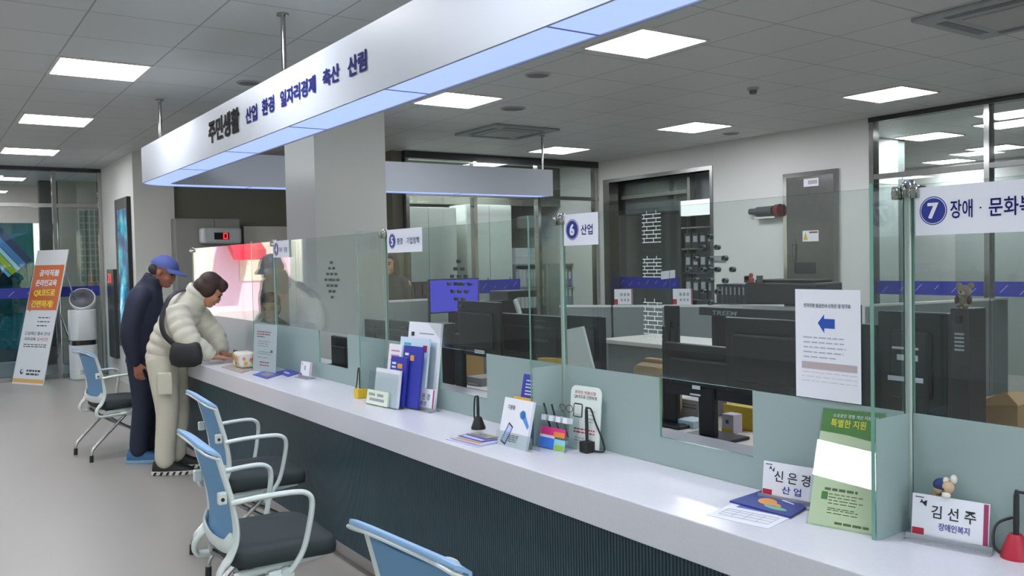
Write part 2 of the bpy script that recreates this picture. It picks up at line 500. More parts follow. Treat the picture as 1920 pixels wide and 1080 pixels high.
def screen(label, y0, y1, hole=None, wing=True, speak=None, post=True):
    """y1 = far end (post and wing pane), y0 = near end"""
    t = thing('glass_screen', label, 'glass screen', (GX, y1, CZ), 0, 'glass screens on the counter')
    g0 = y0 + .012; g1 = y1 - .012
    h = (hole[0], hole[1], hole[2], FZ) if hole else ()
    pane(g0, g1, CZ, GT, GX, h).build('pane', [M_glass, M_edge], t)
    film(g0, g1, CZ + .001, FZ, GX, h if hole else None).build('frosted_film', M_frost, t)
    if speak:
        [h_.build('speaking_hole', M_hole, t) for h_ in holes_mesh(*speak)]
    if wing:
        m = MB(); yw = y1
        for (z0, z1) in ((CZ, GT),):
            m.m(0).quad((WX, yw - .005, z0), (GX - .012, yw - .005, z0), (GX - .012, yw - .005, z1), (WX, yw - .005, z1))
            m.quad((WX, yw + .005, z0), (GX - .012, yw + .005, z0), (GX - .012, yw + .005, z1), (WX, yw + .005, z1))
            m.m(1).quad((WX, yw - .005, z0), (WX, yw + .005, z0), (WX, yw + .005, z1), (WX, yw - .005, z1))
            m.quad((WX, yw - .005, z1), (WX, yw + .005, z1), (GX - .012, yw + .005, z1), (GX - .012, yw - .005, z1))
        m.build('wing_pane', [M_glass, M_edge], t)
        MB().box(WX + .002, GX - .014, yw - .0072, yw - .0058, CZ + .001, FZ).build('wing_film', M_frost, t)
    if post:
        MB().cyl((GX + .005, y1, CZ), (GX + .005, y1, GT - .01), .0105, 12).build('post', mat('post_alu', '9fb0aa', .35, .25), t, smooth=True)
        for dy in (-.026, .0, .026):
            m = MB()
            if dy == 0: m.lathe([(.015, GT - .03), (.017, GT - .02), (.017, GT + .004), (.012, GT + .012)], (GX + .005, y1, 0))
            else:
                m.box(GX - .014, GX + .024, y1 + dy - .010, y1 + dy + .010, GT - .034, GT - .002, bev=.003)
                m.tube([(GX - .018, y1 + dy, GT - .018), (GX - .012, y1 + dy, GT - .018)], .008, 10)
            m.build('clamp', M_chrome, t, smooth=True)
    return t
zo = .897
def hy(px, py): return on_x(px, py, GX).y
screen('glass screen of window seven, nearest the viewer, under the large 7 sign', -.45, Y7, None)
screen('glass screen of window six with an opening showing monitors and a printed arrow notice', Y7, Y6, (hy(1412, 790), hy(1237, 770), zo, FZ), speak=(hy(1330, 520), 1.46, .03))
screen('glass screen of window five with an opening showing a black monitor stand', Y6, Y5, (hy(913, 700), hy(826, 690), zo, FZ), speak=(hy(858, 490), 1.40, .03))
screen('glass screen of window four in front of the pillar, with dark speaking holes', Y5, Y4, (hy(652, 660), hy(598, 650), zo, FZ), speak=(hy(620, 507), 1.41, .03, True))
screen('farthest glass screen at the counter end, reflecting the bright street beside the bending person', Y4, 7.95, None, wing=False)
# ------------------------------------------------------------------ glazed partitions around the office
M_band = mat('band_blue', '26309a', .5)
M_bandmark = mat('band_mark', 'b9c3ee', .5)
M_tint = glass_mat('tinted_glass', '3f6f78', 1.5)
def glazing(name, axis, c, a0, a1, posts, transom, band, pane_mat=None, hh=.05):
    """glass wall in the plane axis = c, from a0 to a1 along the other axis"""
    root = struct(bpy.data.objects.new(name, None)); COL.objects.link(root)
    root.location = (c, a0, 0) if axis == 0 else (a0, c, 0)
    def bx(m, p0, p1, d0, d1, z0, z1, bev=0):
        if axis == 0: m.box(d0, d1, p0, p1, z0, z1, bev=bev)
        else: m.box(p0, p1, d0, d1, z0, z1, bev=bev)
        return m
    bx(MB(), a0, a1, c + .02, c + .03, .06, CEIL - .05).build('pane', pane_mat or M_glass, root)
    for p in posts:
        bx(MB(), p - .025, p + .025, c - .025, c + .075, 0, CEIL).build('post', M_chrome, root)
    bx(MB(), a0, a1, c - .03, c + .08, CEIL - hh, CEIL).build('header', M_dark, root)
    bx(MB(), a0, a1, c - .02, c + .07, 0, .06).build('sill', M_steel, root)
    if transom: bx(MB(), a0, a1, c - .02, c + .07, transom, transom + .05).build('transom', M_steel, root)
    for (b0, b1, z0, z1) in band:
        m = MB(); bx(m, b0, b1, c + .015, c + .0185, z0, z1)
        m.m(1); n = max(2, int((b1 - b0) / .17)); rr = random.Random(3)
        for i in range(n):
            p = b0 + (b1 - b0) * (i + .5) / n; zc = z0 + (z1 - z0) * rr.uniform(.3, .7); dl = rr.choice((.022, .035)); s = -1 if axis == 0 else 1
            q = [(p - s * dl - .003, zc - dl), (p - s * dl + .004, zc - dl), (p + s * dl + .004, zc + dl), (p + s * dl - .003, zc + dl)]
            v = [Vector((c + .0145, t, z)) if axis == 0 else Vector((t, c + .0145, z)) for t, z in q]
            m.quad(*v)
        m.build('safety_band', [M_band, M_bandmark], root)
    return root
glazing('window_1', 1, BY, 5.2, RX, (5.23, 6.25, 7.31, 8.36), 2.36, ((5.28, 6.98, 1.07, 1.25),), hh=.09)
struct(MB().box(5.2, 8.4, 10.8, 10.86, 2.33, CEIL).build('trim_4', mat('olive_dark_panel', '66695e', .6)))  # olive panel added so the view through the upper panes stays dark
glazing('window_2', 0, RX, -2.0, pe, (pe - .03, 4.23, 2.9, 1.6, .3, -1), 2.28, ((4.28, pe - .06, 1.07, 1.21), (2.95, 4.18, 1.07, 1.21)))
# room behind the back glazing
M_blind = mat('pale_blind', 'd2d8d2', .7)
m = MB(); m.box(5.2, 8.55, 12.9, 13.05, 0, CEIL); m.box(8.4, 8.55, 9.9, 12.9, 0, CEIL)
struct(m.build('wall_back', M_white))
# white storage units standing just behind the back glass, seen as pale panels
def storage(x0, x1, y0, y1, h, label, doors):
    t = thing('storage_cabinet', label, 'cabinet', ((x0 + x1) / 2, y0, 0), 0)
    MB().box(x0, x1, y0 + .02, y1, 0, h).build('body', M_blind, t)
    n = doors
    for i in range(n):
        a = x0 + (x1 - x0) * i / n + .004; b = x0 + (x1 - x0) * (i + 1) / n - .004
        d = MB().box(a, b, y0, y0 + .018, .06, h - .01).build('door', M_blind, t)
        MB().box(b - .05, b - .035, y0 - .015, y0, h * .5, h * .5 + .12).build('handle', M_steel, d)
    return t
storage(5.32, 6.2, 10.3, 10.75, 2.25, 'tall pale cabinet behind the left bay of the back glazing', 2)
storage(6.36, 7.12, 10.3, 10.75, 2.3, 'tall pale cabinet behind the middle bay of the back glazing, next to the binder shelf', 2)

# doorway in the right wall: steel lined, glass behind with a band
D0, D1 = ob_, oa
m = MB()
m.box(RX - .01, RX + .17, D0 - .03, D0 + .02, 0, OT).box(RX - .01, RX + .17, D1 - .05, D1 + .08, 0, OT).box(RX - .01, RX + .17, D0 - .03, D1 + .08, OT, OT + .05)
struct(m.build('trim_1', M_steel))
glazing('window_3', 0, 8.62, 8.24, 9.86, (8.26, 9.84), 2.36, ((8.5, 9.74, 1.07, 1.23),))
# corridor beyond: wall, header box
M_grey = mat('grey_panel', '7c8183', .45)
M_corr = mat('corridor_wall', '6d7572', .6)
struct(MB().box(10.3, 10.45, 6.3, 12.9, 0, CEIL).build('wall_corridor', M_corr))
struct(MB().box(8.75, 9.5, 7.5, 9.9, 2.15, CEIL).build('trim_2', M_grey))
# steel doors in the right wall
def wall_door(name, y0, y1, h):
    root = struct(bpy.data.objects.new(name, None)); COL.objects.link(root); root.location = (RX, y0, 0)
    m = MB(); m.box(RX - .03, RX + .001, y0 - .05, y0, 0, h + .05).box(RX - .03, RX + .001, y1, y1 + .05, 0, h + .05).box(RX - .03, RX + .001, y0, y1, h, h + .05)
    m.build('frame', M_chrome, root)
    MB().box(RX - .02, RX + .001, y0, y1, 0, h).build('leaf', M_steel, root)
    return root
dy0 = on_x(1566, 400, RX).y; dy1 = on_x(1478, 400, RX).y; dh = on_x(1520, 330, RX).z
dr = wall_door('door_1', dy0, dy1, dh)
p = on_x(1508, 501, RX - .02); q = on_x(1452, 501, RX - .02)
def wallrect(px0, py0, px1, py1, x):
    a = on_x(px0, py0, x); b = on_x(px1, py1, x); return min(a.y, b.y), max(a.y, b.y), min(a.z, b.z), max(a.z, b.z)
a = wallrect(1490, 492, 1529, 513, RX - .02)
MB().box(RX - .03, RX - .02, *a, bev=.004).build('vent_window', M_dark, dr)
MB().tube([(RX - .03, dy1 - .09, 1.62), (RX - .06, dy1 - .09, 1.62), (RX - .06, dy1 - .09, 1.45), (RX - .03, dy1 - .09, 1.45)], .008).build('handle', M_chrome, dr)
a = wallrect(1505, 433, 1535, 452, RX - .02)
s = MB().box(RX - .023, RX - .0205, *a)
s.m(1).verts_faces([(RX - .0235, a[1] - .01, a[2] + .02), (RX - .0235, a[1] - .07, a[2] + .02), (RX - .0235, a[1] - .04, a[3] - .015)], [(0, 1, 2)])
s.m(2).box(RX - .0236, RX - .023, a[0] + .01, a[1] - .09, a[3] - .03, a[3] - .012)
s.build('warning_sticker', [M_sticker, mat('warn_yellow', 'd9b826', .5), mat('warn_red', '9c4444', .5)], dr)
a = wallrect(1507, 336, 1535, 348, RX - .02)
s = MB().box(RX - .023, RX - .0205, *a); s.m(1)
for i in range(6): s.box(RX - .0236, RX - .023, a[0] + .02 + i * .02, a[0] + .032 + i * .02, a[2] + .025, a[3] - .02)
s.build('name_plate', [M_sticker, mat('plate_ink', '8b8b94', .5)], dr)
# room beyond the right glazing
m = MB(); m.box(8.55, 14, 8.6, 8.75, 0, CEIL)
lp(1742, 255, 'light panel seen through the right glazing, just left of its second chrome post')
lp(1868, 277, 'light panel behind the second chrome post, beyond the right glazing')
lp(1779, 302, 'dimmer slim light panel deep in the room behind the right glazing')
lp(1896, 231, 'light panel cut by the right edge of the photo, above the 7 sign')
struct(MB().box(8.56, 10.3, 6.3, 6.42, 0, CEIL).build('wall_partition', M_white))
struct(MB().box(10.9, 11.0, -2, 5.9, 0, 2.25).build('wall_screen', mat('screen_grey', 'a5aaa8', .5)))
# ------------------------------------------------------------------ entrance end
glazing('window_4', 1, EEND, .78, EX, (1.68, 2.26), 2.38, ((.8, 1.65, 1.13, 1.27), (1.72, 2.22, 1.13, 1.27)))
MB().box(.6, .78, EEND, EEND + .1, 0, CEIL)
struct(MB().box(-6.2, -1.2, EEND, EEND + .2, 0, CEIL).build('wall_entrance', M_white))
# lobby porch beyond the glass
VY = 16.6
struct(MB().box(-6.2, 4.5, EEND, VY + .6, -.2, -.005).build('floor_porch', mat('porch_floor', '6b6e70', .4)))
struct(MB().box(1.98, 2.95, 15.6, 15.75, 0, CEIL).build('wall_porch', mat('porch_wall', 'a3a398', .6)))
struct(MB().box(EX, 2.75, EEND, EEND + .2, 0, CEIL).build('wall_porch_return', M_white))
struct(MB().box(1.72, 1.95, 15.6, 15.8, 0, CEIL).build('trim_3', mat('porch_column', '3b3d3c', .5)))
wf = struct(bpy.data.objects.new('window_5', None)); COL.objects.link(wf); wf.location = (1.2, VY, 0)
MB().box(.62, 1.72, VY, VY + .02, 0, 2.3).build('pane', M_tint, wf)
MB().box(.58, .64, VY - .03, VY + .05, 0, 2.3).build('post', M_dark, wf)
MB().box(-2.4, 2.75, VY - .06, VY + .08, 2.3, CEIL).build('header', mat('porch_fascia', 'd9cfcb', .5), wf)
for xx in (5.75, 6.85): lamp(xx, 10.22, 'light panel of the rear room, hidden behind the header of the back glazing')  # unseen panels added to light the room behind the back glazing
lamp(.9, 15.2, 'light panel of the entrance porch, seen through the glass at the left edge')
# street outside
M_ground = mat('street_paving', 'c9bdb4', .8, noise=(3, .08))
struct(MB().box(-14, 30, VY + .6, 60, -.25, -.03).build('floor_street', M_ground))
def building(label, x0, x1, y, h, wall, win, awn=None):
    t = thing('street_building', label, 'building', ((x0 + x1) / 2, y, 0))
    MB().box(x0, x1, y, y + 6, -.03, h).build('wall', wall, t)
    n = int((x1 - x0) / 2.2)
    for i in range(n):
        for z in (1.0, 4.2):
            if z + 1.6 < h:
                a = x0 + .5 + i * 2.2; MB().box(a, a + 1.3, y - .05, y, z, z + 1.6).build('window', win, t)
    if awn:
        m = MB(); m.prism([(y - 1.3, 1.72), (y - 1.3, 2.05), (y, 2.75), (y, 2.65)], 0, x0 + 1.3, x1 - 5.4); m.build('awning', awn, t)
M_shopwin = mat('shop_window', '54636b', .2)
building('pink shop building with a red awning across the street', -7, .8, 30, 7.5, mat('pink_wall', 'ecc6d2', .7), mat('shop_window_pale', 'e9d9c2', .3), mat('red_awning', 'd8213a', .6))
building('pale green building across the street from the entrance', 1.2, 7.5, 36, 9, mat('pale_green_wall', 'a9d8bd', .7), M_shopwin)
building('blue fronted building farther along the street', 7.9, 14, 38, 9, mat('blue_wall', '6aa5cf', .7), M_shopwin)
# striped banner leaning across the tinted porch window
t = thing('striped_banner', 'slanting blue and yellow-green striped board on the tinted entrance window', 'banner', (1.3, VY - .03, 1.6))
for (o, wd, c) in ((.0, .10, '16345e'), (.11, .10, '2f78b5'), (.22, .06, '9fd4ea'), (.29, .10, '8fb32d'), (.40, .05, '5fb5d8')):
    m = MB(); u = Vector((.62, 0, -.78)); nrm = Vector((-.78, 0, -.62)); c0 = Vector((1.0, VY - .03, 2.35)) + nrm * (o - .12)
    pts = [c0 - u * .3, c0 + u * .95, c0 + u * .95 + nrm * wd, c0 - u * .3 + nrm * wd]
    m.verts_faces(pts + [q + Vector((0, .01, 0)) for q in pts], [(0, 1, 2, 3), (7, 6, 5, 4), (0, 4, 5, 1), (1, 5, 6, 2), (2, 6, 7, 3), (3, 7, 4, 0)])
    m.build('stripe', mat('stripe_' + c, c, .5), t)
# directory board on the porch wall
t = thing('directory_board', 'green tinted directory board with rows of slots behind the entrance glass', 'notice board', (2.4, 15.58, 1.3))
a = on_y(147, 393, 15.57); b_ = on_y(191, 528, 15.57)
x0, x1, z0, z1 = a.x, b_.x, b_.z, a.z
MB().box(x0, x1, 15.575, 15.6, z0, z1).build('board', mat('board_green', '76897f', .35), t)
m = MB()
for i in range(5): xx = x0 + (x1 - x0) * i / 4; m.box(xx - .008, xx + .008, 15.567, 15.575, z0, z1)
for i in range(12): zz = z0 + (z1 - z0) * i / 11; m.box(x0, x1, 15.569, 15.575, zz - .006, zz + .006)
m.build('grid', mat('board_grid', 'b3bdb6', .4), t)
# wall display with coloured picture, and number display below it
def screen_mat():
    m = bpy.data.materials.new('display_picture'); m.use_nodes = True; nt = m.node_tree; p = nt.nodes['Principled BSDF']
    tc = nt.nodes.new('ShaderNodeTexCoord'); n = nt.nodes.new('ShaderNodeTexNoise'); n.inputs['Scale'].default_value = 3.2; n.inputs['Detail'].default_value = 4
    r = nt.nodes.new('ShaderNodeValToRGB'); e = r.color_ramp.elements
    e[0].position = .3; e[0].color = lin('07182c'); e[1].position = .75; e[1].color = lin('c9efff')
    for pos, c in ((.42, '0d3d63'), (.52, '1c6f8c'), (.58, '2f8f62'), (.64, '3a78d0')): q = e.new(pos); q.color = lin(c)
    nt.links.new(tc.outputs['Object'], n.inputs[0]); nt.links.new(n.outputs[0], r.inputs[0])
    p.inputs['Base Color'].default_value = (.01, .01, .012, 1); p.inputs['Roughness'].default_value = .15
    nt.links.new(r.outputs[0], p.inputs['Emission Color']); p.inputs['Emission Strength'].default_value = .9
    return m
M_black = mat('black_plastic', '1b1c1f', .35)
t = thing('display_screen', 'tall black-framed display with a blue and green picture on the passage wall', 'display', (EX, 12, 1.4))
MB().box(EX - .05, EX, 11.6, 12.36, .5, 2.4).build('frame', M_black, t)
MB().box(EX - .053, EX - .0495, 11.65, 12.2, .62, 2.26).build('picture', screen_mat(), t)
t = thing('number_display', 'dark wall unit with a red number readout beside the entrance post', 'display', (EX - .03, 12.85, 1.4))
MB().box(EX - .05, EX - .001, 12.62, 13.08, .3, 1.5).build('housing', mat('dark_unit', '34383a', .3), t)
M_redled = mat('red_led', '400505', .5, emit='ff1a22', estr=2.5)
def seg7(m, o, xd, zd, wd, ht, segs, th):
    o = Vector(o); P = {'a': (0, ht - th, wd, ht), 'g': (0, ht / 2 - th / 2, wd, ht / 2 + th / 2), 'd': (0, 0, wd, th), 'f': (0, ht / 2, th, ht), 'b': (wd - th, ht / 2, wd, ht), 'e': (0, 0, th, ht / 2), 'c': (wd - th, 0, wd, ht / 2)}
    for s in segs:
        a, b, c, d = P[s]; m.quad(o + xd * a + zd * b, o + xd * c + zd * b, o + xd * c + zd * d, o + xd * a + zd * d)
    return m
m = MB(); seg7(m, (EX - .0515, 12.98, 1.32), -Y, Z, .07, .12, 'abcd', .02); seg7(m, (EX - .0515, 12.86, 1.32), -Y, Z, .07, .12, 'bc', .02)
m.build('readout', M_redled, t)
# cabinets in the recess and the queue display above the far end of the counter
p0 = on_y(329, 409, 11.2); p1 = on_y(449, 409, 11.2); pm = on_y(402, 409, 11.2)
t = thing('wall_cabinet', 'tall grey cabinet with two doors in the dark recess beside the pier', 'cabinet', (3, 11.2, 0))
MB().box(p0.x, p1.x, 11.22, 11.58, 0, p0.z).build('body', mat('cab_grey', '8b8c89', .5), t)
for a, b in ((p0.x + .003, pm.x - .003), (pm.x + .003, p1.x - .003)):
    MB().box(a, b, 11.2, 11.218, .06, p0.z - .01).build('door', mat('cab_door', '92938f', .5), t)
c0 = on_y(378, 441, 11.1); c1 = on_y(452, 441, 11.1); zt = on_y(410, 427, 11.1).z; zb = on_y(410, 457, 11.1).z
t = thing('queue_display', 'silver queue display with red digit zero, mounted above the far counter end', 'display', (c0.x, 11.15, zb))
MB().box(c0.x, c1.x, 11.06, 11.19, zb, zt, bev=.03).build('housing', mat('silver_plastic', 'b3b9bd', .4), t)
MB().box(c0.x - .015, c0.x + .05, 11.05, 11.19, zb + .005, zt - .005, bev=.025).build('end_cap', mat('cap_white', 'dcdce6', .3), t)
d0 = on_y(402, 436, 11.05); d1 = on_y(430, 449, 11.05)
MB().box(d0.x, d1.x, 11.054, 11.062, d1.z, d0.z).build('display_window', mat('black_glass', '120c0e', .2), t)
m = MB(); s0 = on_y(419, 448, 11.05); s1 = on_y(427, 437, 11.05)
seg7(m, (s0.x, 11.052, s0.z), X, Z, s1.x - s0.x, s1.z - s0.z, 'abcdef', (s1.x - s0.x) * .22); m.build('readout', M_redled, t)
b0 = on_y(466, 423, 11.3); b1 = on_y(560, 423, 11.3)
t = thing('white_board', 'large white panel standing against the dark recess wall behind window four', 'board', (b0.x, 11.4, 0))
MB().box(b0.x, b1.x, 11.5, 11.58, .06, b0.z).build('panel', mat('board_white', 'd9d6d0', .5), t)
MB().box(b0.x + .1, b0.x + .2, 11.3, 11.598, 0, .06).box(b1.x - .2, b1.x - .1, 11.3, 11.598, 0, .06).build('foot', M_steel, t)
# ------------------------------------------------------------------ small ceiling fittings
M_cfit = mat('ceiling_fitting', 'a8acab', .45)
M_cgrey = mat('ceiling_slot', '6a6f70', .5)
def speaker(px, py, label, r=.1, col=None):
    p = on_z(px, py, CEIL); t = thing('ceiling_speaker', label, 'ceiling fitting', (p.x, p.y, CEIL), 0, 'round ceiling fittings')
    MB().lathe([(r, 0), (r, -.006), (r * .86, -.010), (r * .84, -.004)], (p.x, p.y, CEIL), 28).build('rim', M_cfit, t, smooth=True)
    MB().lathe([(r * .83, -.001), (r * .83, -.006), (r * .3, -.008)], (p.x, p.y, CEIL), 28).build('grille', col or M_cgrey, t, smooth=True)
speaker(468, 155, 'round ceiling grille peeking over the top of the overhead sign')
speaker(962, 203, 'round ceiling grille below the office light nearest the pillar', .12)
speaker(1370, 250, 'round ceiling grille near the light above the white wall', .1)
speaker(1008, 140, 'faint round ceiling grille between the sign and the big light', .1)
p = on_z(1412, 165, CEIL)
t = thing('smoke_detector', 'small grey round detector on the open ceiling right of the big light', 'detector', (p.x, p.y, CEIL))
MB().lathe([(.05, 0), (.05, -.012), (.04, -.02)], (p.x, p.y, CEIL), 20).build('base', M_cfit, t, smooth=True)
MB().lathe([(.034, -.02), (.03, -.05), (.01, -.056)], (p.x, p.y, CEIL), 20).build('sensor', mat('sensor_grey', '5f676d', .4), t, smooth=True)
def aircon(px, py, label, s=.42):
    p = on_z(px, py, CEIL); t = thing('ceiling_air_conditioner', label, 'air conditioner', (p.x, p.y, CEIL), 0, 'ceiling cassette units')
    M_ac = mat('aircon_white', '9aa0a2', .45)
    m = MB(); m.box(p.x - s, p.x + s, p.y - s, p.y + s, CEIL - .025, CEIL, bev=.008); m.build('panel', M_ac, t)
    m = MB(); g = s * .5; m.box(p.x - g, p.x + g, p.y - g, p.y + g, CEIL - .032, CEIL - .025)
    m.build('grille', M_cfit, t)
    for i in range(4):
        m = MB(); Mx = Matrix.Translation((p.x, p.y, CEIL)) @ Matrix.Rotation(i * PI / 2, 4, 'Z')
        m.box(-s * .6, s * .6, s * .68, s * .84, -.027, -.0245, M=Mx); m.build('louvre', M_cgrey, t)
aircon(950, 246, 'square ceiling air conditioner above the rear of the office, over the far band')
aircon(1905, 22, 'ceiling air conditioner at the top right corner of the photo')
# ------------------------------------------------------------------ visitor chairs (face +X in local space)
M_cframe = mat('chair_frame', 'd2dbd9', .35, 0, .5)
M_cmesh = mat('chair_mesh_blue', '6f9ac0', .75, 0, .2, bump=(700, .25))
M_croll = mat('chair_top_blue', '93b9e2', .6)
M_cseat = mat('chair_seat', '3b4244', .8, 0, .25, bump=(500, .2))
M_cleg = mat('chair_leg', 'b9bcbb', .25, .85)
M_rub = mat('rubber_black', '1f2021', .6)
def bez(p, n=6):
    """smooth polyline through the points (Catmull-Rom)"""
    p = [Vector(q) for q in p]; out = []
    for i in range(len(p) - 1):
        a = p[max(i - 1, 0)]; b = p[i]; c = p[i + 1]; d = p[min(i + 2, len(p) - 1)]
        for k in range(n):
            t = k / n
            out.append(.5 * ((2 * b) + (c - a) * t + (2 * a - 5 * b + 4 * c - d) * t * t + (3 * b - a - 3 * c + d) * t ** 3))
    out.append(p[-1]); return out
BACK = [(-.195, .82), (-.172, .735), (-.150, .645), (-.138, .56), (-.142, .50), (-.165, .445)]
def make_chair(label):
    t = thing('visitor_chair', label, 'chair', (0, 0, 0), 0, 'blue mesh visitor chairs')
    # cushion
    m = MB(); rings = []
    n = 26
    for z, k in ((.398, .93), (.404, .985), (.43, 1.0), (.452, .985), (.462, .93), (.466, .6)):
        ring = []
        for j in range(n * 2):
            a = 2 * PI * j / (n * 2); e = .32
            cx = math.copysign(abs(math.cos(a)) ** e, math.cos(a)); sy = math.copysign(abs(math.sin(a)) ** e, math.sin(a))
            ring.append(Vector((.048 + cx * .205 * k, sy * .24 * k, z - .012 * max(0, cx) ** 3)))
        rings.append(ring)
    m.rings(rings); m.build('seat', M_cseat, t, local=True, smooth=True, auto=60)
    MB().box(-.13, .22, -.19, .19, .386, .40, bev=.004).build('seat_pan', M_rub, t, local=True)
    # S-shaped back frame: two rails, lower crossbar
    prof = bez([(x, 0, z) for x, z in BACK], 5)
    m = MB()
    for s in (-1, 1):
        path = [Vector((p.x, s * .205, p.z)) for p in prof]
        low = bez([(-.165, s * .205, .445), (-.20, s * .207, .40), (-.20, s * .21, .362), (-.16, s * .215, .347), (.04, s * .225, .352)], 5)
        pth = path + low[1:]
        rr = []
        for i, p in enumerate(pth):
            w_ = .019 + .014 * min(1, max(0, (.74 - p.z) / .25)) if p.z > .42 else .024
            rr.append((w_, .011))
        m.tube(pth, [(b, a) for a, b in rr], 10, up=Vector((0, 1, 0)))
        m.tube([(-.15, s * .2, .37), (.0, s * .2, .378), (.2, s * .2, .392)], [(.008, .014), (.009, .016), (.006, .010)], 8)
    cr = bez([(-.146, -.205, .515), (-.168, -.16, .478), (-.180, 0, .468), (-.168, .16, .478), (-.146, .205, .515)], 5)
    m.tube(cr, [(.010, .028)] * len(cr), 10)
    tp = [(-.195, -.205, .82), (-.203, 0, .816), (-.195, .205, .82)]
    m.tube(bez(tp, 5), .010, 8)
    m.build('back_frame', M_cframe, t, local=True, smooth=True, auto=60)
    # mesh panel
    m = MB(); mp = [p for p in prof if p.z > .478]; rings = []
    for p in mp:
        row = []
        for k in range(9):
            yy = -.2 + .4 * k / 8; bow = -.022 * (1 - (yy / .2) ** 2)
            row.append(Vector((p.x + bow, yy, p.z)))
        rings.append(row + [v + Vector((-.006, 0, -.002)) for v in row[::-1]])
    m.rings(rings); m.build('back_mesh', M_cmesh, t, local=True, smooth=True, auto=60)
    # curled top pad
    m = MB(); rings = []
    for k in range(13):
        yy = -.225 + .45 * k / 12; e = max(0, (abs(yy) - .17) / .055); sh = 1 - .75 * min(1, e) ** 2
        x0 = -.188; pts = []
        for (dx, dz) in ((0, -.006), (-.035, .012), (-.075, .026), (-.098, .034), (-.104, .042), (-.098, .05), (-.07, .043), (-.032, .028), (0, .010)):
            pts.append(Vector((x0 + dx * .72 * (.55 + .45 * sh), yy, .82 + dz * (.5 + .5 * sh) - .012 * (1 - (yy / .225) ** 2) * 0)))
        rings.append(pts)
    m.rings(rings); m.build('top_pad', M_croll, t, local=True, smooth=True, auto=60)
    rim = bez([(-.196, -.226, .812), (-.237, -.222, .833), (-.257, -.18, .850), (-.261, 0, .854), (-.257, .18, .850), (-.237, .222, .833), (-.196, .226, .812)], 4)
    MB().tube(rim, .005, 6).build('pad_trim', M_cframe, t, local=True, smooth=True)
    for s in (-1, 1):
        m = MB(); path = bez([(-.155, s * .222, .648), (-.07, s * .245, .660), (.05, s * .262, .664), (.105, s * .266, .655), (.127, s * .267, .622), (.118, s * .262, .54), (.095, s * .25, .44), (.055, s * .24, .375), (.03, s * .232, .352)], 5)
        rr = [(.0165, .010) if p.z > .63 else (.015, .0105) for p in path]
        m.tube(path, rr, 10, up=Vector((0, 1, 0)) if False else Vector((0, 0, 1)))
        m.build('armrest', M_cframe, t, local=True, smooth=True, auto=60)
        m = MB(); m.cyl((.035, s * .20, .356), (.035, s * .25, .356), .024, 14)
        m.build('arm_joint', M_cframe, t, local=True, smooth=True)
        m = MB(); m.box(-.2, -.168, s * .205 - .014, s * .205 + .014, .645, .69, bev=.006); m.m(1).cyl((-.185, s * .219, .665), (-.185, s * .2215, .665), .007, 10)
        m.build('lumbar_bracket', [M_cframe, M_rub], t, local=True)
        m = MB(); pth = bez([(.04, s * .2, .36), (-.08, s * .2, .25), (-.2, s * .2, .135), (-.243, s * .2, .085), (-.25, s * .2, .03)], 5)
        m.tube(pth, .0115, 10); m.build('rear_leg', M_cleg, t, local=True, smooth=True)
        MB().cyl((-.2485, s * .2, .052), (-.251, s * .2, 0), .015, 12).build('rubber_foot', M_rub, t, local=True, smooth=True)
        m = MB(); pth = bez([(-.15, s * .165, .37), (.0, s * .17, .26), (.15, s * .175, .175), (.21, s * .18, .13), (.222, s * .18, .07)], 5)
        m.tube(pth, .0115, 10); m.build('front_leg', M_cleg, t, local=True, smooth=True)
        m = MB(); m.tube([(.205, s * .18 - .016, .031), (.205, s * .18 + .016, .031)], .031, 16); m.box(.2, .235, s * .18 - .02, s * .18 + .02, .045, .075, bev=.005)
        m.build('caster', M_rub, t, local=True, smooth=True)
    m = MB(); m.box(-.03, .05, -.23, .23, .345, .372, bev=.006); m.build('seat_crossbar', M_cframe, t, local=True)
    return t
c0_ = make_chair('blue mesh chair behind the standing man, at the far end of the lobby')
KIDS[c0_.name] = [o for o in COL.objects if o.parent == c0_]
def chair(x, y, deg, label, src=c0_, first=[True]):
    o = src if first[0] else copy_tree(src); first[0] = False
    o.location = (x, y, 0); o.rotation_euler = (0, 0, math.radians(deg)); o['label'] = label
    return o
chair(1.33, 7.66, 8, 'blue mesh chair behind the standing man, at the far end of the lobby')
chair(1.40, 4.47, -4, 'blue mesh chair pulled up to the counter front just this side of the bending woman')
chair(1.09, 3.36, -3, 'blue mesh chair in the foreground whose whole near armrest and dark seat show')
chair(1.15, 1.84, 5, 'nearest blue mesh chair, only its curled top edge showing at the bottom of the photo')
# ------------------------------------------------------------------ people
def remesh(m, voxel, smooth_it=6):
    """joins the overlapping limbs of a figure into one continuous skin"""
    me = bpy.data.meshes.new('skin'); bmesh.ops.recalc_face_normals(m.bm, faces=m.bm.faces); m.bm.to_mesh(me); m.bm.free()
    ob = bpy.data.objects.new('skin', me); COL.objects.link(ob)
    r = ob.modifiers.new('r', 'REMESH'); r.mode = 'VOXEL'; r.voxel_size = voxel; r.use_smooth_shade = True
    if smooth_it:
        s = ob.modifiers.new('s', 'SMOOTH'); s.iterations = smooth_it; s.factor = .5
    dg = bpy.context.evaluated_depsgraph_get(); dg.update()
    out = bpy.data.meshes.new_from_object(ob.evaluated_get(dg))
    bpy.data.objects.remove(ob); bpy.data.meshes.remove(me)
    return out
def put(name, me, mt, parent):
    me.materials.clear(); me.materials.append(mt); me.name = name
    me.polygons.foreach_set('use_smooth', [True] * len(me.polygons))
    o = bpy.data.objects.new(name, me); COL.objects.link(o); o.parent = parent; return o
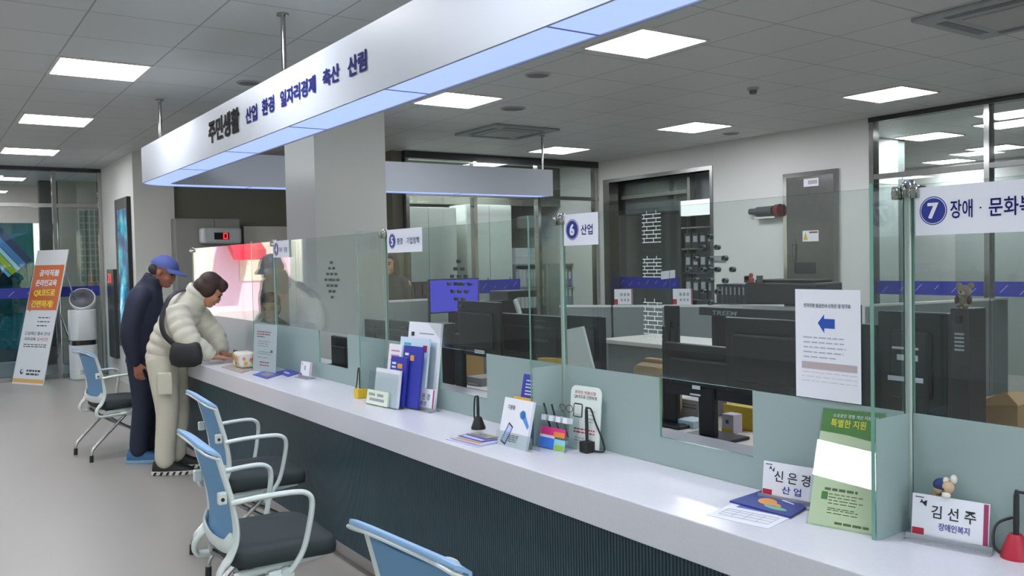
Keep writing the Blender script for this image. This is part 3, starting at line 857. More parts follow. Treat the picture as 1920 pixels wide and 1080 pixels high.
def limb(m, pts, rad, n=14, k=5):
    P = bez(pts, k); R = []
    N = len(pts) - 1
    for i in range(len(P)):
        t = i / k; a = min(int(t), N - 1); f = t - a
        ra, rb = rad[a], rad[a + 1]
        if not isinstance(ra, tuple): ra = (ra, ra)
        if not isinstance(rb, tuple): rb = (rb, rb)
        R.append((ra[0] * (1 - f) + rb[0] * f, ra[1] * (1 - f) + rb[1] * f))
    m.tube(P, R, n)
    for q, r_ in ((P[0], R[0]), (P[-1], R[-1])): m.ell(q, min(r_) * .98, 8)
    return m
def head(m, c, pitch, yaw=0, s=1.0):
    """skull, jaw, nose, lips, ears; local +x is the face; returns the head matrix"""
    Mh = Matrix.Translation(c) @ Matrix.Rotation(math.radians(yaw), 4, 'Z') @ Matrix.Rotation(math.radians(pitch), 4, 'Y') @ Matrix.Scale(s, 4)
    def e(p, r): m.ell((0, 0, 0), r, 12, M=(Mh.to_3x3())); _shift(m, Mh @ Vector(p))
    def _shift(mm, p):
        mm.bm.verts.ensure_lookup_table(); n = 11 * 24
        for v in mm.bm.verts[-n:]: v.co += p
    e((-.012, 0, .03), (.096, .076, .092)); e((.03, 0, -.03), (.066, .062, .088)); e((.052, 0, -.088), (.036, .04, .028))
    e((.086, 0, -.022), (.020, .013, .026)); e((.092, 0, -.038), (.016, .015, .011)); e((.078, 0, -.066), (.014, .024, .010))
    e((.075, 0, .022), (.016, .05, .012))
    for s_ in (-1, 1):
        e((-.005, s_ * .078, -.01), (.02, .01, .032)); e((.058, s_ * .036, -.035), (.03, .026, .03))
    return Mh
def face_bits(Mh, parent, browcol='2b211c'):
    m = MB()
    for s_ in (-1, 1): m.ell(Mh @ Vector((.079, s_ * .033, .002)), (.010, .013, .008), 6)
    m.build('eyes', mat('eye_dark', '241a17', .3), parent, local=True, smooth=True)
    m = MB()
    for s_ in (-1, 1): m.tube([Mh @ Vector((.084, s_ * .016, .021)), Mh @ Vector((.086, s_ * .034, .025)), Mh @ Vector((.076, s_ * .052, .019))], .005, 6)
    m.build('eyebrows', mat('brow_' + browcol, browcol, .7), parent, local=True, smooth=True)
    MB().tube([Mh @ Vector((.082, -.022, -.067)), Mh @ Vector((.092, 0, -.066)), Mh @ Vector((.082, .022, -.067))], .0045, 6).build('mouth', mat('lip', '8a4f48', .5), parent, local=True, smooth=True)
def hand(m, wrist, fwd, palm_n, side, curl=.5, s=1.0):
    """palm, four unequal bent fingers and a thumb leaving the side of the palm; side = direction of the thumb"""
    f = Vector(fwd).normalized(); nrm = Vector(palm_n).normalized(); sd = Vector(side).normalized(); w0 = Vector(wrist)
    m.tube([w0, w0 + f * .03 * s, w0 + f * .06 * s, w0 + f * .088 * s], [(.026 * s, .02 * s), (.036 * s, .017 * s), (.041 * s, .015 * s), (.039 * s, .012 * s)], 12, up=nrm.cross(f).cross(f) if False else nrm)
    for i, L in enumerate((.070, .078, .073, .056)):
        o = w0 + f * .082 * s + sd * (.030 - i * .0205) * s; a = curl; d = f; P = [o]
        for k in range(3):
            d = (f * math.cos(a * (k + .6)) + nrm * math.sin(a * (k + .6))).normalized(); P.append(P[-1] + d * L * s * (.42, .33, .25)[k])
        m.tube(P, [.0088 * s, .0085 * s, .008 * s, .0062 * s], 8); m.ell(P[-1], .0062 * s, 6)
    o = w0 + f * .028 * s + sd * .028 * s; d1 = (f * .65 + sd * .7 + nrm * .25).normalized(); d2 = (f * .9 + sd * .25 + nrm * .4).normalized()
    P = [o, o + d1 * .034 * s, o + d1 * .034 * s + d2 * .03 * s, o + d1 * .034 * s + d2 * .052 * s]
    m.tube(P, [.0125 * s, .0105 * s, .0095 * s, .007 * s], 8); m.ell(P[-1], .007 * s, 6)
def shoe(c, heading, col_up, col_sole, parent, name='shoe', L=.27, chunky=1.0):
    M_ = Matrix.Translation(c) @ Matrix.Rotation(math.radians(heading), 4, 'Z')
    m = MB(); rings = []
    for t, hw, ht in ((-.088, .03, .09), (-.076, .040, .11), (-.02, .044, .115), (.04, .046, .10), (.10, .049, .078), (.15, .047, .064), (.185, .035, .052), (.197, .014, .036)):
        rings.append([M_ @ Vector((t * L / .27, hw * math.cos(a), .018 + max(0, math.sin(a)) * (ht - .018) - .004 * (math.sin(a) < 0))) for a in [2 * PI * k / 14 for k in range(14)]])
    m.rings(rings); up = m.build(name, col_up, parent, local=True, smooth=True)
    m = MB(); out = [(-.096, .012), (-.094, .03), (-.078, .043), (0, .046), (.08, .051), (.14, .052), (.185, .04), (.202, .016)]
    pts = [(x * L / .27, y) for x, y in out] + [(x * L / .27, -y) for x, y in out[::-1]]
    m.prism(pts, 2, 0, .028 * chunky, M=M_); m.build('sole', col_sole, up, local=True, bevel=.005)
    return up
M_skin = mat('skin', 'b98368', .5, bump=(90, .06))
M_skin_dark = mat('skin_tanned', '9a6450', .5, bump=(90, .06))
R_IMG = -34.6

# ---- man: dark navy jacket and trousers, blue cap, standing with arms down
man = thing('person', 'man in dark navy jacket and trousers with a blue cap, standing and looking down', 'person', (1.465, 7.25, 0), math.radians(-28))
b = MB()
limb(b, [(0, -.1, .07), (-.01, -.1, .12), (.03, -.1, .46), (.02, -.09, .84)], [.042, .045, .058, .085])
limb(b, [(.02, .1, .07), (.01, .1, .12), (.05, .1, .46), (.02, .09, .84)], [.042, .045, .058, .085])
for s_, x_ in ((-1, 0), (1, .02)): b.tube([(x_ - .04, s_ * .1, .05), (x_ + .04, s_ * .1, .04), (x_ + .10, s_ * .1, .036)], [.022, .020, .012], 10)
limb(b, [(.02, 0, .84), (.04, 0, 1.0), (.045, 0, 1.18), (.06, 0, 1.32), (.10, 0, 1.38)], [(.15, .11), (.145, .105), (.165, .115), (.13, .08), (.06, .06)], 18)
limb(b, [(.09, 0, 1.34), (.13, 0, 1.41), (.165, 0, 1.46)], [.06, .054, .056])
for s_ in (-1, 1):
    limb(b, [(.05, s_ * .18, 1.28), (-.01, s_ * .235, 1.02), (.0, s_ * .23, .9), (.03, s_ * .215, .79)], [.055, .042, .036, .026])
    hand(b, (.03, s_ * .215, .79), (.12, 0, -1), (.35, -s_ * .8, 0) if False else (.3, -s_ * .9, -.05), (.95, s_ * .1, .1), .42)
Mh = head(b, Vector((.19, 0, 1.475)), 22, -6)
put('body', remesh(b, .006, 3), M_skin_dark, man)
face_bits(Mh, man)
M_navy = mat('jacket_navy', '1d2338', .75, bump=(30, .35))
m = MB()
limb(m, [(.01, 0, .76), (.03, 0, .88), (.045, 0, 1.05), (.045, 0, 1.2), (.06, 0, 1.3), (.085, 0, 1.37)], [(.185, .125), (.19, .13), (.195, .132), (.20, .13), (.165, .11), (.095, .088)], 20)
m.tube([(.085, 0, 1.34), (.105, 0, 1.41), (.12, 0, 1.44)], [(.092, .085), (.082, .078), (.078, .076)], 16)
for s_ in (-1, 1):
    limb(m, [(.05, s_ * .15, 1.29), (.03, s_ * .2, 1.22), (-.01, s_ * .24, 1.02), (.0, s_ * .235, .9), (.02, s_ * .222, .80)], [.085, .078, .068, .06, .046], 14)
put('jacket', remesh(m, .010, 5), M_navy, man)
M_trou = mat('trousers_navy', '20283c', .8, bump=(24, .4))
m = MB()
for s_, x_ in ((-1, 0), (1, .02)):
    limb(m, [(x_ - .01, s_ * .1, .10), (x_ - .01, s_ * .1, .18), (x_ + .03, s_ * .1, .45), (.02, s_ * .09, .74), (.02, s_ * .07, .86)], [(.066, .068), (.066, .068), (.08, .08), (.098, .1), (.105, .112)], 16)
put('trousers', remesh(m, .010, 4), M_trou, man)
M_bluesh = mat('shoe_blue', '2f6390', .6); M_bsole = mat('sole_grey_blue', '7fa3bd', .6)
shoe((-.01, -.1, 0), -4, M_bluesh, M_bsole, man); shoe((.03, .1, 0), 4, M_bluesh, M_bsole, man)
M_cap = mat('cap_blue', '45538f', .7, bump=(200, .2))
m = MB(); rings = []
for th, in ((0,), (14,), (30,), (48,), (66,), (82,)):
    a = math.radians(th); rings.append([Mh @ Vector((-.008 + .112 * math.cos(a) * math.cos(q), .092 * math.cos(a) * math.sin(q), .035 + .092 * math.sin(a))) for q in [2 * PI * k / 24 for k in range(24)]])
m.rings(rings); cap = m.build('cap', M_cap, man, local=True, smooth=True)
m = MB(); rings = []
for k in range(9):
    q = -1.15 + 2.3 * k / 8; ca, sa = math.cos(q), math.sin(q)
    o0 = Vector((-.008 + .108 * ca, .088 * sa, .046)); ext = .085 * max(.05, math.cos(q * 1.1))
    o1 = o0 + Vector((ext, sa * .01, -.012 - .014 * abs(sa)))
    rings.append([Mh @ o0, Mh @ o1, Mh @ (o1 - Vector((0, 0, .006))), Mh @ (o0 - Vector((0, 0, .006)))])
m.rings(rings); m.build('brim', M_cap, cap, local=True, smooth=True)
m = MB()
for s_ in (-1, 1): m.ell(Mh @ Vector((-.055, s_ * .05, .0)), (.05, .03, .045), 8)
m.ell(Mh @ Vector((-.075, 0, -.005)), (.04, .06, .05), 8)
m.build('hair', mat('hair_grey_black', '34302f', .7), man, local=True, smooth=True)

# ---- woman: cream puffer jacket and trousers, bending over the counter end
wo = thing('person', 'person with short brown hair in a cream puffer jacket, bending over the counter end', 'person', (1.56, 6.70, 0), math.radians(R_IMG + 2))
b = MB()
limb(b, [(-.02, -.1, .08), (-.03, -.1, .14), (.0, -.1, .44), (-.03, -.085, .80)], [.04, .042, .055, .085])
limb(b, [(-.01, .1, .08), (-.02, .1, .14), (.0, .1, .44), (-.03, .085, .80)], [.04, .042, .055, .085])
for s_, x_ in ((-1, -.02), (1, -.01)): b.tube([(x_ - .04, s_ * .1, .05), (x_ + .04, s_ * .1, .04), (x_ + .10, s_ * .1, .036)], [.022, .020, .012], 10)
limb(b, [(-.03, 0, .82), (-.0, 0, .96), (.06, 0, 1.10), (.14, 0, 1.22), (.18, 0, 1.26)], [(.15, .105), (.135, .095), (.15, .1), (.12, .08), (.06, .06)], 18)
limb(b, [(.16, 0, 1.24), (.205, 0, 1.30), (.24, 0, 1.34)], [.055, .05, .052])
ARM = {-1: [(.10, -.16, 1.2), (.19, -.215, 1.0), (.27, -.185, .92), (.345, -.14, .855)], 1: [(.13, .16, 1.19), (.24, .2, 1.0), (.30, .15, .92), (.35, .08, .855)]}
for s_ in (-1, 1):
    limb(b, ARM[s_], [.05, .04, .034, .025])
hand(b, (.345, -.14, .853), (.85, .5, -.12), (0, .1, -1), (-.5, .85, .1), .22)
hand(b, (.35, .08, .853), (.9, -.42, -.12), (0, -.1, -1), (-.42, -.9, .1), .22)
Mw = head(b, Vector((.30, 0, 1.33)), 40, 16, .97)
put('body', remesh(b, .006, 3), M_skin, wo)
face_bits(Mw, wo, '3a2a22')
# puffer jacket with horizontal quilting
M_puff = mat('puffer_cream', 'cbc6b8', .6, bump=(18, .35))
def puff(m, pts, rad, pitch, amp, n=22, k=14):
    P = bez(pts, k); N = len(pts) - 1; R = []; d = 0
    for i in range(len(P)):
        if i: d += (P[i] - P[i - 1]).length
        t = i / k; a = min(int(t), N - 1); f = t - a; f2 = f * f * (3 - 2 * f)
        q = abs(math.sin(PI * d / pitch)) ** .6
        R.append(tuple((rad[a][j] * (1 - f2) + rad[a + 1][j] * f2) * (1 - amp) + amp * q * .18 for j in (0, 1)))
    m.tube(P, R, n)
m = MB()
puff(m, [(-.055, 0, .80), (-.03, 0, .90), (.02, 0, 1.02), (.075, 0, 1.13), (.13, 0, 1.22), (.175, 0, 1.275)], [(.175, .122), (.188, .135), (.19, .135), (.192, .13), (.17, .115), (.10, .095)], .07, .075)
puff(m, [(.165, 0, 1.24), (.20, 0, 1.30), (.230, 0, 1.335)], [(.096, .094), (.096, .092), (.09, .086)], .07, .06)
for s_ in (-1, 1):
    A = ARM[s_]
    puff(m, [Vector(A[0]) + Vector((-.02, -s_ * .03, .0))] + [Vector(q) for q in A[1:3]] + [Vector(A[3]) + Vector((-.004, 0, .004))], [(.098, .096), (.084, .084), (.066, .066), (.045, .045)], .065, .07)
put('jacket', remesh(m, .008, 3), M_puff, wo)
M_cream = mat('trousers_cream', 'c9c5b5', .75, bump=(20, .4))
m = MB()
for s_, x_ in ((-1, -.02), (1, -.01)):
    limb(m, [(x_ - .01, s_ * .105, .105), (x_ - .01, s_ * .105, .18), (x_ + .015, s_ * .105, .44), (-.02, s_ * .1, .68), (-.04, s_ * .08, .84)], [(.068, .072), (.068, .072), (.078, .08), (.098, .102), (.11, .115)], 16)
tr = put('trousers', remesh(m, .009, 4), M_cream, wo)
m = MB(); m.box(-.02, .085, -.245, -.222, .60, .76, bev=.01); m.build('cargo_pocket', M_cream, tr, local=True)
M_shoeb = mat('shoe_black', '171717', .6); M_wsole = mat('sole_white', 'd6d4cc', .6)
def chunky(c, h):
    s_ = shoe(c, h, M_shoeb, M_wsole, wo, L=.275, chunky=1.1)
    M_ = Matrix.Translation(c) @ Matrix.Rotation(math.radians(h), 4, 'Z')
    for y in (-.0515, .0515):
        m = MB()
        for i in range(6):
            x = -.07 + i * .045; m.prism([(x - .008, .004), (x + .010, .004), (x + .022, .028), (x + .006, .028)], 1, y - .002, y + .002, M=M_)
        m.build('sole_stripes', M_shoeb, s_, local=True)
chunky((-.03, -.1, 0), 2); chunky((.0, .11, 0), -2)
M_hair = mat('hair_brown', '35211d', .65, bump=(140, .4))
m = MB()
for p, r_ in (((-.03, 0, .045), (.098, .09, .088)), ((-.055, 0, -.01), (.078, .085, .078)), ((.035, 0, .085), (.055, .07, .042)), ((-.02, .055, .0), (.06, .04, .07)), ((-.02, -.055, .0), (.06, .04, .07)), ((.06, -.04, .065), (.03, .035, .03)), ((.06, .04, .065), (.03, .035, .03))):
    m.ell(Mw @ Vector(p), r_, 10, M=Mw.to_3x3())
put('hair', remesh(m, .007, 3), M_hair, wo)
M_bag = mat('bag_black', '1e1e24', .6, bump=(60, .2))
bagp = thing('shoulder_bag', 'black crossbody bag hanging at the hip of the person in cream', 'bag', (0, 0, 0), 0)
bagp.matrix_world = Matrix.Translation((1.56, 6.70, 0)) @ Matrix.Rotation(math.radians(R_IMG + 2), 4, 'Z')
m = MB(); rings = []
for z, wx_, wy_ in ((.80, .06, .02), (.82, .105, .04), (.87, .115, .05), (.93, .108, .045), (.965, .095, .03), (.975, .08, .012)):
    rings.append([Vector((0.20 + wx_ * math.copysign(abs(math.cos(a)) ** .6, math.cos(a)), -.275 + wy_ * math.copysign(abs(math.sin(a)) ** .8, math.sin(a)), z)) for a in [2 * PI * k / 20 for k in range(20)]])
m.rings(rings); m.build('bag_body', M_bag, bagp, local=True, smooth=True, auto=60)
m = MB(); st = bez([(.13, -.272, .95), (.055, -.272, 1.03), (.03, -.255, 1.12), (.04, -.222, 1.21), (.07, -.165, 1.30), (.13, -.06, 1.338), (.20, .06, 1.32), (.24, .14, 1.22)], 6)
m.tube(st, [(.019, .005)] * len(st), 8, up=Vector((0, 1, 0))); m.build('strap', M_bag, bagp, local=True, smooth=True)
# ------------------------------------------------------------------ things on the counter
class Face:
    """a flat face standing (or leaning back) on the counter: A lower left, u along, v up, n towards the viewer"""
    def __init__(s, bl, br, tl, lean=0., z=CZ, xmax=GX - .02):
        s.A = on_z(bl[0], bl[1], z); B = on_z(br[0], br[1], z); s.L = (B - s.A).length; s.u = (B - s.A).normalized()
        n0 = s.u.cross(Z); s.n0 = n0
        a = math.radians(lean); s.v = (Z * math.cos(a) - n0 * math.sin(a)).normalized(); s.n = s.u.cross(s.v)
        d = ray(tl[0], tl[1]); k = (s.A - EYE).dot(s.n) / d.dot(s.n); P = EYE + d * k
        s.H = (P - s.A).dot(s.v); s.off = (P - s.A).dot(s.u)
        # keep the whole face on the customer side of the glass
        mx = max(s.p(a, b).x for a in (0, 1) for b in (0, 1))
        if mx > xmax:
            k = xmax / mx; s.A = Vector((s.A.x * k, s.A.y * k, z)); s.L *= k; s.H *= k
    def p(s, a, b, d=0.): return s.A + s.u * (a * s.L) + s.v * (b * s.H) + s.n * d
    def slab(s, m, th, a0=0, a1=1, b0=0, b1=1, d=0.):
        q = [s.p(a0, b0, d), s.p(a1, b0, d), s.p(a1, b1, d), s.p(a0, b1, d)]
        m.verts_faces(q + [x - s.n * th for x in q], [(0, 1, 2, 3), (7, 6, 5, 4), (0, 4, 5, 1), (1, 5, 6, 2), (2, 6, 7, 3), (3, 7, 4, 0)]); return m
    def rect(s, m, a0, a1, b0, b1, d=.0006): m.quad(s.p(a0, b0, d), s.p(a1, b0, d), s.p(a1, b1, d), s.p(a0, b1, d)); return m
    def poly(s, m, pts, d=.0008): m.verts_faces([s.p(a, b, d) for a, b in pts], [tuple(range(len(pts)))]); return m
    def disc(s, m, a, b, r, d=.0008, asp=1.0): s_ = s; m.verts_faces([s.p(a + r / s.L * math.cos(t), b + r * asp / s.H * math.sin(t), d) for t in [2 * PI * k / 28 for k in range(28)]], [tuple(range(28))]); return m
    def text(s, m, st, a0, a1, b0, b1, bold=0., d=.001): m.text(st, s.p(a0, b0), s.u, s.v, w=(a1 - a0) * s.L, h=(b1 - b0) * s.H, bold=bold, depth=d); return m
    def lines(s, m, a0, a1, bs, th=.012, seed=1, rag=.3):
        r = random.Random(seed)
        for b in bs:        # runs of word-length dashes, as print looks at this distance
            e = a1 - (a1 - a0) * rag * r.random(); x = a0
            while x < e - .01:
                w_ = min(r.uniform(.05, .14), e - x); s.rect(m, x, x + w_, b - th / 2, b + th / 2, .0008); x += w_ + .022
        return m
M_paper = mat('paper_white', 'e4e6ee', .55)
M_acry = glass_mat('clear_acrylic', 'f4f8f8', 1.4)
M_ink = mat('print_black', '2b2d36', .6)
M_inkg = mat('print_grey', '9a9da6', .6)
M_inkb = mat('print_blue', '2b3590', .6)
M_red = mat('badge_red', 'b3243a', .5)
M_maroon = mat('strip_maroon', 'a03a62', .5)
def nameplate(label, bl, br, tl, name, role, namepos, rolepos, lean=8, strip=True, gp='name plates on the counter', onlybadge=True):
    f = Face(bl, br, tl, lean); t = thing('name_plate', label, 'name plate', f.p(.5, 0), 0, gp)
    f.slab(MB(), .004).build('card', M_paper, t)
    m = MB(); f.rect(m, .01, .17, .02, .27); m.build('red_badge', M_red, t)
    if strip: f.rect(MB(), .93, .99, .02, .98).build('edge_strip', M_maroon, t)
    m = MB(); f.lines(m, .04, .16, (.93,), .02); f.poly(m, [(.1, .8), (.13, .9), (.16, .78), (.2, .88), (.19, .74), (.13, .82)]); m.build('crest', M_ink, t)
    m = MB()
    if name: f.text(m, name, *namepos, bold=.012)
    m.build('lettering', M_ink, t)['label'] = 'name in dark letters'
    if role:
        m = MB(); f.text(m, role, *rolepos, bold=.015); m.build('role_lettering', M_inkb, t)['label'] = 'department in blue letters'
    # acrylic foot: flat tray with two rails
    m = MB(); u = f.u; n = f.n0
    def bar(d0, d1, z0, z1):
        q = [f.A - u * .01 + n * d0, f.A + u * (f.L + .01) + n * d0, f.A + u * (f.L + .01) + n * d1, f.A - u * .01 + n * d1]
        b = [x + Z * z0 for x in q]; tt = [x + Z * z1 for x in q]
        m.verts_faces(b + tt, [(0, 3, 2, 1), (4, 5, 6, 7), (0, 1, 5, 4), (1, 2, 6, 5), (2, 3, 7, 6), (3, 0, 4, 7)])
    bar(-.035, .03, .0005, .004); bar(.003, .006, .004, .016)
    m.build('foot', mat('alu_foot', 'b9bdc4', .25, .6), t)
    return t, f
def penstand(label, px, py, r, h, basemat, penmat, tip, cord=None, kind='cone', lean=(0, 0, 1)):
    c = on_z(px, py, CZ); c.z = CZ; t = thing('pen_stand', label, 'pen stand', c, 0, 'corded pens on the counter')
    if kind == 'cone': MB().lathe([(r, 0), (r * 1.02, .006), (r * .55, r * 1.5), (r * .4, r * 1.7)], c, 24).build('base', basemat, t, smooth=True)
    else: MB().box(c.x - r, c.x + r, c.y - r, c.y + r, c.z, c.z + r * 1.9, bev=.004).build('base', basemat, t)
    top = c + Vector(lean) * h
    MB().tube([c + Z * r * 1.2, c + (top - c) * .5, c + (top - c) * .92, top], [.0055, .0065, .006, .003], 10).build('pen', penmat, t, smooth=True)
    pts = [top - Z * .004] + [Vector(q) + c for q in cord]
    MB().tube(bez(pts, 8), .0035, 6).build('cord', M_rub, t, smooth=True)
    return t
# --- window 6/7 end (nearest)
nameplate('largest name plate, beside the red pen stand, with a small dog figure on top', (1708, 1000), (1853, 1027), (1706, 913), '김 선 주', '장애인복지', (.26, .84, .52, .80), (.36, .76, .28, .44))
nameplate('name plate behind the blue booklet, right end covered by the green notice', (1428, 916), (1540, 937), (1428, 845), '신 은 경', '산 업', (.2, .80, .5, .80), (.34, .66, .22, .42), strip=False)
nameplate('small name plate with a card tag on top, right of the leaflet rack', (771, 765), (812, 773), (769, 724), '박 은 경', '환경', (.26, .8, .5, .78), (.40, .66, .22, .42))
nameplate('tiny name plate under window four, beside the blue leaflets', (562, 707), (581, 711), (562, 676), '김', None, (.34, .5, .5, .75), None)
# dog figure on the near plate
c = on_z(1770, 1012, CZ); pz = on_x(1770, 936, c.x).z
dg_ = thing('dog_figure', 'small cream toy dog in a blue vest on top of the largest name plate', 'figurine', (c.x, c.y, pz))
M_fur = mat('toy_cream', 'c9ae8d', .8); M_vest = mat('toy_blue', '2d3a70', .7); M_furw = mat('toy_white', 'e2dcd4', .8)
D = lambda px, py: on_x(px, py, c.x)
def el(m, px, py, rx, ry, rz=None, dx=0.): m.ell(D(px, py) + X * dx, (rx, ry, rz or ry), 8)
s_ = (D(1800, 900) - D(1745, 900)).length / 55     # metres per photo pixel here
m = MB(); el(m, 1764, 914, 13 * s_, 13 * s_, 14 * s_); el(m, 1756, 928, 8 * s_, 8 * s_, 10 * s_); el(m, 1771, 936, 4.5 * s_, 4.5 * s_, 10 * s_, -.008); el(m, 1755, 938, 4.5 * s_, 4.5 * s_, 8 * s_, -.008); m.build('body', M_fur, dg_, smooth=True)
m = MB(); m.ell(D(1765, 909), (14.5 * s_, 14 * s_, 12 * s_), 8); m.build('vest', M_vest, dg_, smooth=True)
m = MB(); el(m, 1783, 912, 10 * s_, 10 * s_, 11 * s_, -.012); m.build('head', M_fur, dg_, smooth=True)
m = MB(); el(m, 1782, 926, 8 * s_, 8 * s_, 6 * s_, -.02); m.build('muzzle', M_furw, dg_, smooth=True)
for q in ((1790, 898), (1776, 902)):
    m = MB(); el(m, q[0], q[1], 6 * s_, 6 * s_, 8 * s_, -.004); m.build('ear', M_furw, dg_, smooth=True)
m = MB(); el(m, 1779, 914, 1.8 * s_, 1.8 * s_, None, -.026); el(m, 1778, 922, 2.2 * s_, 2.2 * s_, None, -.034); m.build('eye_and_nose', M_rub, dg_, smooth=True)
penstand('red pen stand with dark corded pen at the right edge of the photo', 1905, 1046, .032, .155, M_red, M_rub, None, [(.03, -.03, .14), (.035, -.01, .10), (.0, .04, .07), (-.03, .035, .03), (-.03, .02, .012)], lean=(0.02, .0, 1))
# green and yellow notice in acrylic
f = Face((1514, 968), (1634, 990), (1549, 752), 21.3)
t = thing('notice_stand', 'leaning green and yellow printed notice in an acrylic stand before the wing glass', 'notice', f.p(.5, 0))
M_nyel = mat('notice_cream', 'dfe6bd', .5); M_ngreen = mat('notice_green', '5b8a45', .5)
f.slab(MB(), .001, d=.0).build('sheet', M_nyel, t)
m = MB(); f.rect(m, 0, 1, .8, 1); f.poly(m, [(0, .8), (.45, .785), (1, .74), (1, .8)], .0007); m.build('header', M_ngreen, t)
m = MB(); f.text(m, '특별한 지원', .16, .72, .845, .915, .02); m.build('title', mat('title_yellow', 'e7d93b', .5), t)
m = MB(); f.text(m, '소상공인 경영 개선 지원사업', .18, .9, .93, .962, .01); m.build('subtitle', M_paper, t)
m = MB(); f.lines(m, .18, .62, (.66,), .02, 2, 0); f.lines(m, .2, .95, (.61, .585, .56, .5, .475, .44, .41), .008, 3); f.lines(m, .2, .72, (.315,), .022, 3, 0); f.lines(m, .28, .85, (.275, .25, .225, .2, .16, .145, .12), .007, 4); f.lines(m, .42, .95, (.045,), .02, 5, 0); m.build('body_text', mat('print_olive', '6d7a56', .6), t)
m = MB(); f.rect(m, .16, .26, .225, .29); m.build('green_tag', M_ngreen, t)
m = MB(); f.slab(m, .003, -.02, 1.02, -.005, 1.01, .004); q = [f.p(-.02, 0, .004), f.p(1.02, 0, .004), f.p(1.02, 0, .004) - f.n0 * .09, f.p(-.02, 0, .004) - f.n0 * .09]
m.verts_faces(q + [x + Z * .003 for x in q], [(0, 3, 2, 1), (4, 5, 6, 7), (0, 1, 5, 4), (1, 2, 6, 5), (2, 3, 7, 6), (3, 0, 4, 7)]); m.build('acrylic_holder', M_acry, t)
# booklet and sheet lying by the plate
def flat(label, name, corners, zz, th, m0, cat='leaflet', group=None, deco=None):
    P = [on_z(a, b, zz) for a, b in corners]; c = sum(P, Vector()) / 4
    t = thing(name, label, cat, (c.x, c.y, zz), 0, group)
    m = MB(); m.verts_faces(P + [p + Z * th for p in P], [(3, 2, 1, 0), (4, 5, 6, 7), (0, 1, 5, 4), (1, 2, 6, 5), (2, 3, 7, 6), (3, 0, 4, 7)]); m.build('sheet', m0, t)
    def pt(a, b): return (P[0] * (1 - a) + P[1] * a) * (1 - b) + (P[3] * (1 - a) + P[2] * a) * b + Z * (th + .0005)
    for k, (nm, mt_, polys) in enumerate(deco or ()):
        m = MB()
        for pl in polys: m.verts_faces([pt(a, b) for a, b in pl], [tuple(range(len(pl)))])
        m.build(nm, mt_, t)
    return t
R_ = lambda a0, a1, b0, b1: [(a0, b0), (a1, b0), (a1, b1), (a0, b1)]
def blob(a, b, ra, rb, n=14): return [(a + ra * math.cos(2 * PI * k / n), b + rb * math.sin(2 * PI * k / n)) for k in range(n)]
M_bkblue = mat('booklet_blue', '2a3a86', .4); M_orange = mat('print_orange', 'd9974a', .5); M_mint = mat('print_mint', '6fae9a', .5)
flat('white form sheet lying in front of the blue booklet', 'form_sheet', ((1326, 966), (1440, 992), (1492, 966), (1372, 944)), CZ + .0005, .0008, M_paper, 'sheet', None,
     (('table_lines', M_inkg, [R_(.1, .9, b, b + .02) for b in (.2, .35, .5, .62)] + [R_(a, a + .008, .2, .62) for a in (.1, .3, .5, .7, .9)]), ('heading_bar', mat('print_lilac', '6a72b8', .5), [R_(.15, .95, .8, .95)])))
flat('blue booklet with orange and mint cover picture, lying before the half covered name plate', 'booklet', ((1368, 942), (1482, 972), (1512, 953), (1432, 921)), CZ + .002, .005, M_bkblue, 'booklet', None,
     (('picture_orange', M_orange, [blob(.42, .5, .16, .2), blob(.6, .42, .1, .12)]), ('picture_mint', M_mint, [blob(.66, .28, .2, .12)]), ('title', M_paper, [R_(.3, .5, .8, .88), R_(.55, .8, .8, .86)])))
# printed arrow notice hung on glass
f = Face((1493, 700), (1614, 700), (1493, 500), 0)
xp = GX - .006
A = on_x(1493, 742, xp); B = on_x(1615, 755, xp); TL = on_x(1493, 542, xp)
f.A = A; f.u = Vector((0, -1, 0)); f.L = A.y - B.y; f.v = Z.copy(); f.H = TL.z - A.z; f.n = Vector((-1, 0, 0)); f.n0 = f.n
t = thing('paper_notice', 'white paper notice with a blue left arrow taped to the glass of window six', 'notice', A)
f.slab(MB(), .0008).build('sheet', M_paper, t)
f.poly(MB(), [(.36, .695), (.46, .775), (.46, .735), (.62, .735), (.62, .65), (.46, .65), (.46, .605)]).build('arrow', mat('arrow_blue', '1f4fa8', .5), t)
m = MB(); f.text(m, '전자민원 발급안내 신청은 옆 창구로', .14, .86, .835, .872, .02); m.build('heading', M_ink, t)
m = MB(); f.lines(m, .13, .8, (.56, .515, .47, .425, .38), .011, 8); m.build('body_text', mat('print_pale', 'a9adb8', .6), t)
m = MB(); f.rect(m, .1, .95, .27, .335); f.lines(m, .1, .95, (.24, .2, .16), .004, 1, 0)
m.build('table', mat('table_grey', 'b5a9aa', .6), t)
# card and pen organiser with coloured labels, spectacles
f = Face((1008, 838), (1058, 849), (1016, 776), 10)
t = thing('pen_organiser', 'clear organiser with pink and blue labels, holding spectacles, beside the rounded sign', 'organiser', f.p(.5, 0))
m = MB(); f.slab(m, .002, 0, 1, 0, 1); f.slab(m, .002, 0, 1, 0, 1.15, -.06)
m.build('holder', M_acry, t)
for a0, a1, b0, b1, c in ((.02, .98, .42, .66, 'd2347f'), (.55, .95, .40, .55, 'e88a3a'), (0, .6, .04, .36, '3d78d8'), (.6, 1, .0, .34, '8fd0dd'), (.62, .98, .02, .18, '9bbf4a'), (.05, .6, .34, .42, 'd9dbe4')):
    f.rect(MB(), a0, a1, b0, b1, .0008 + .0002 * a0).build('label_card', mat('label_' + c, c, .5), t)
for a in (.06, .34, .6, .86): f.slab(MB(), .03, a, a + .16, .84, 1.0, .006).build('divider_tab', M_paper, t)
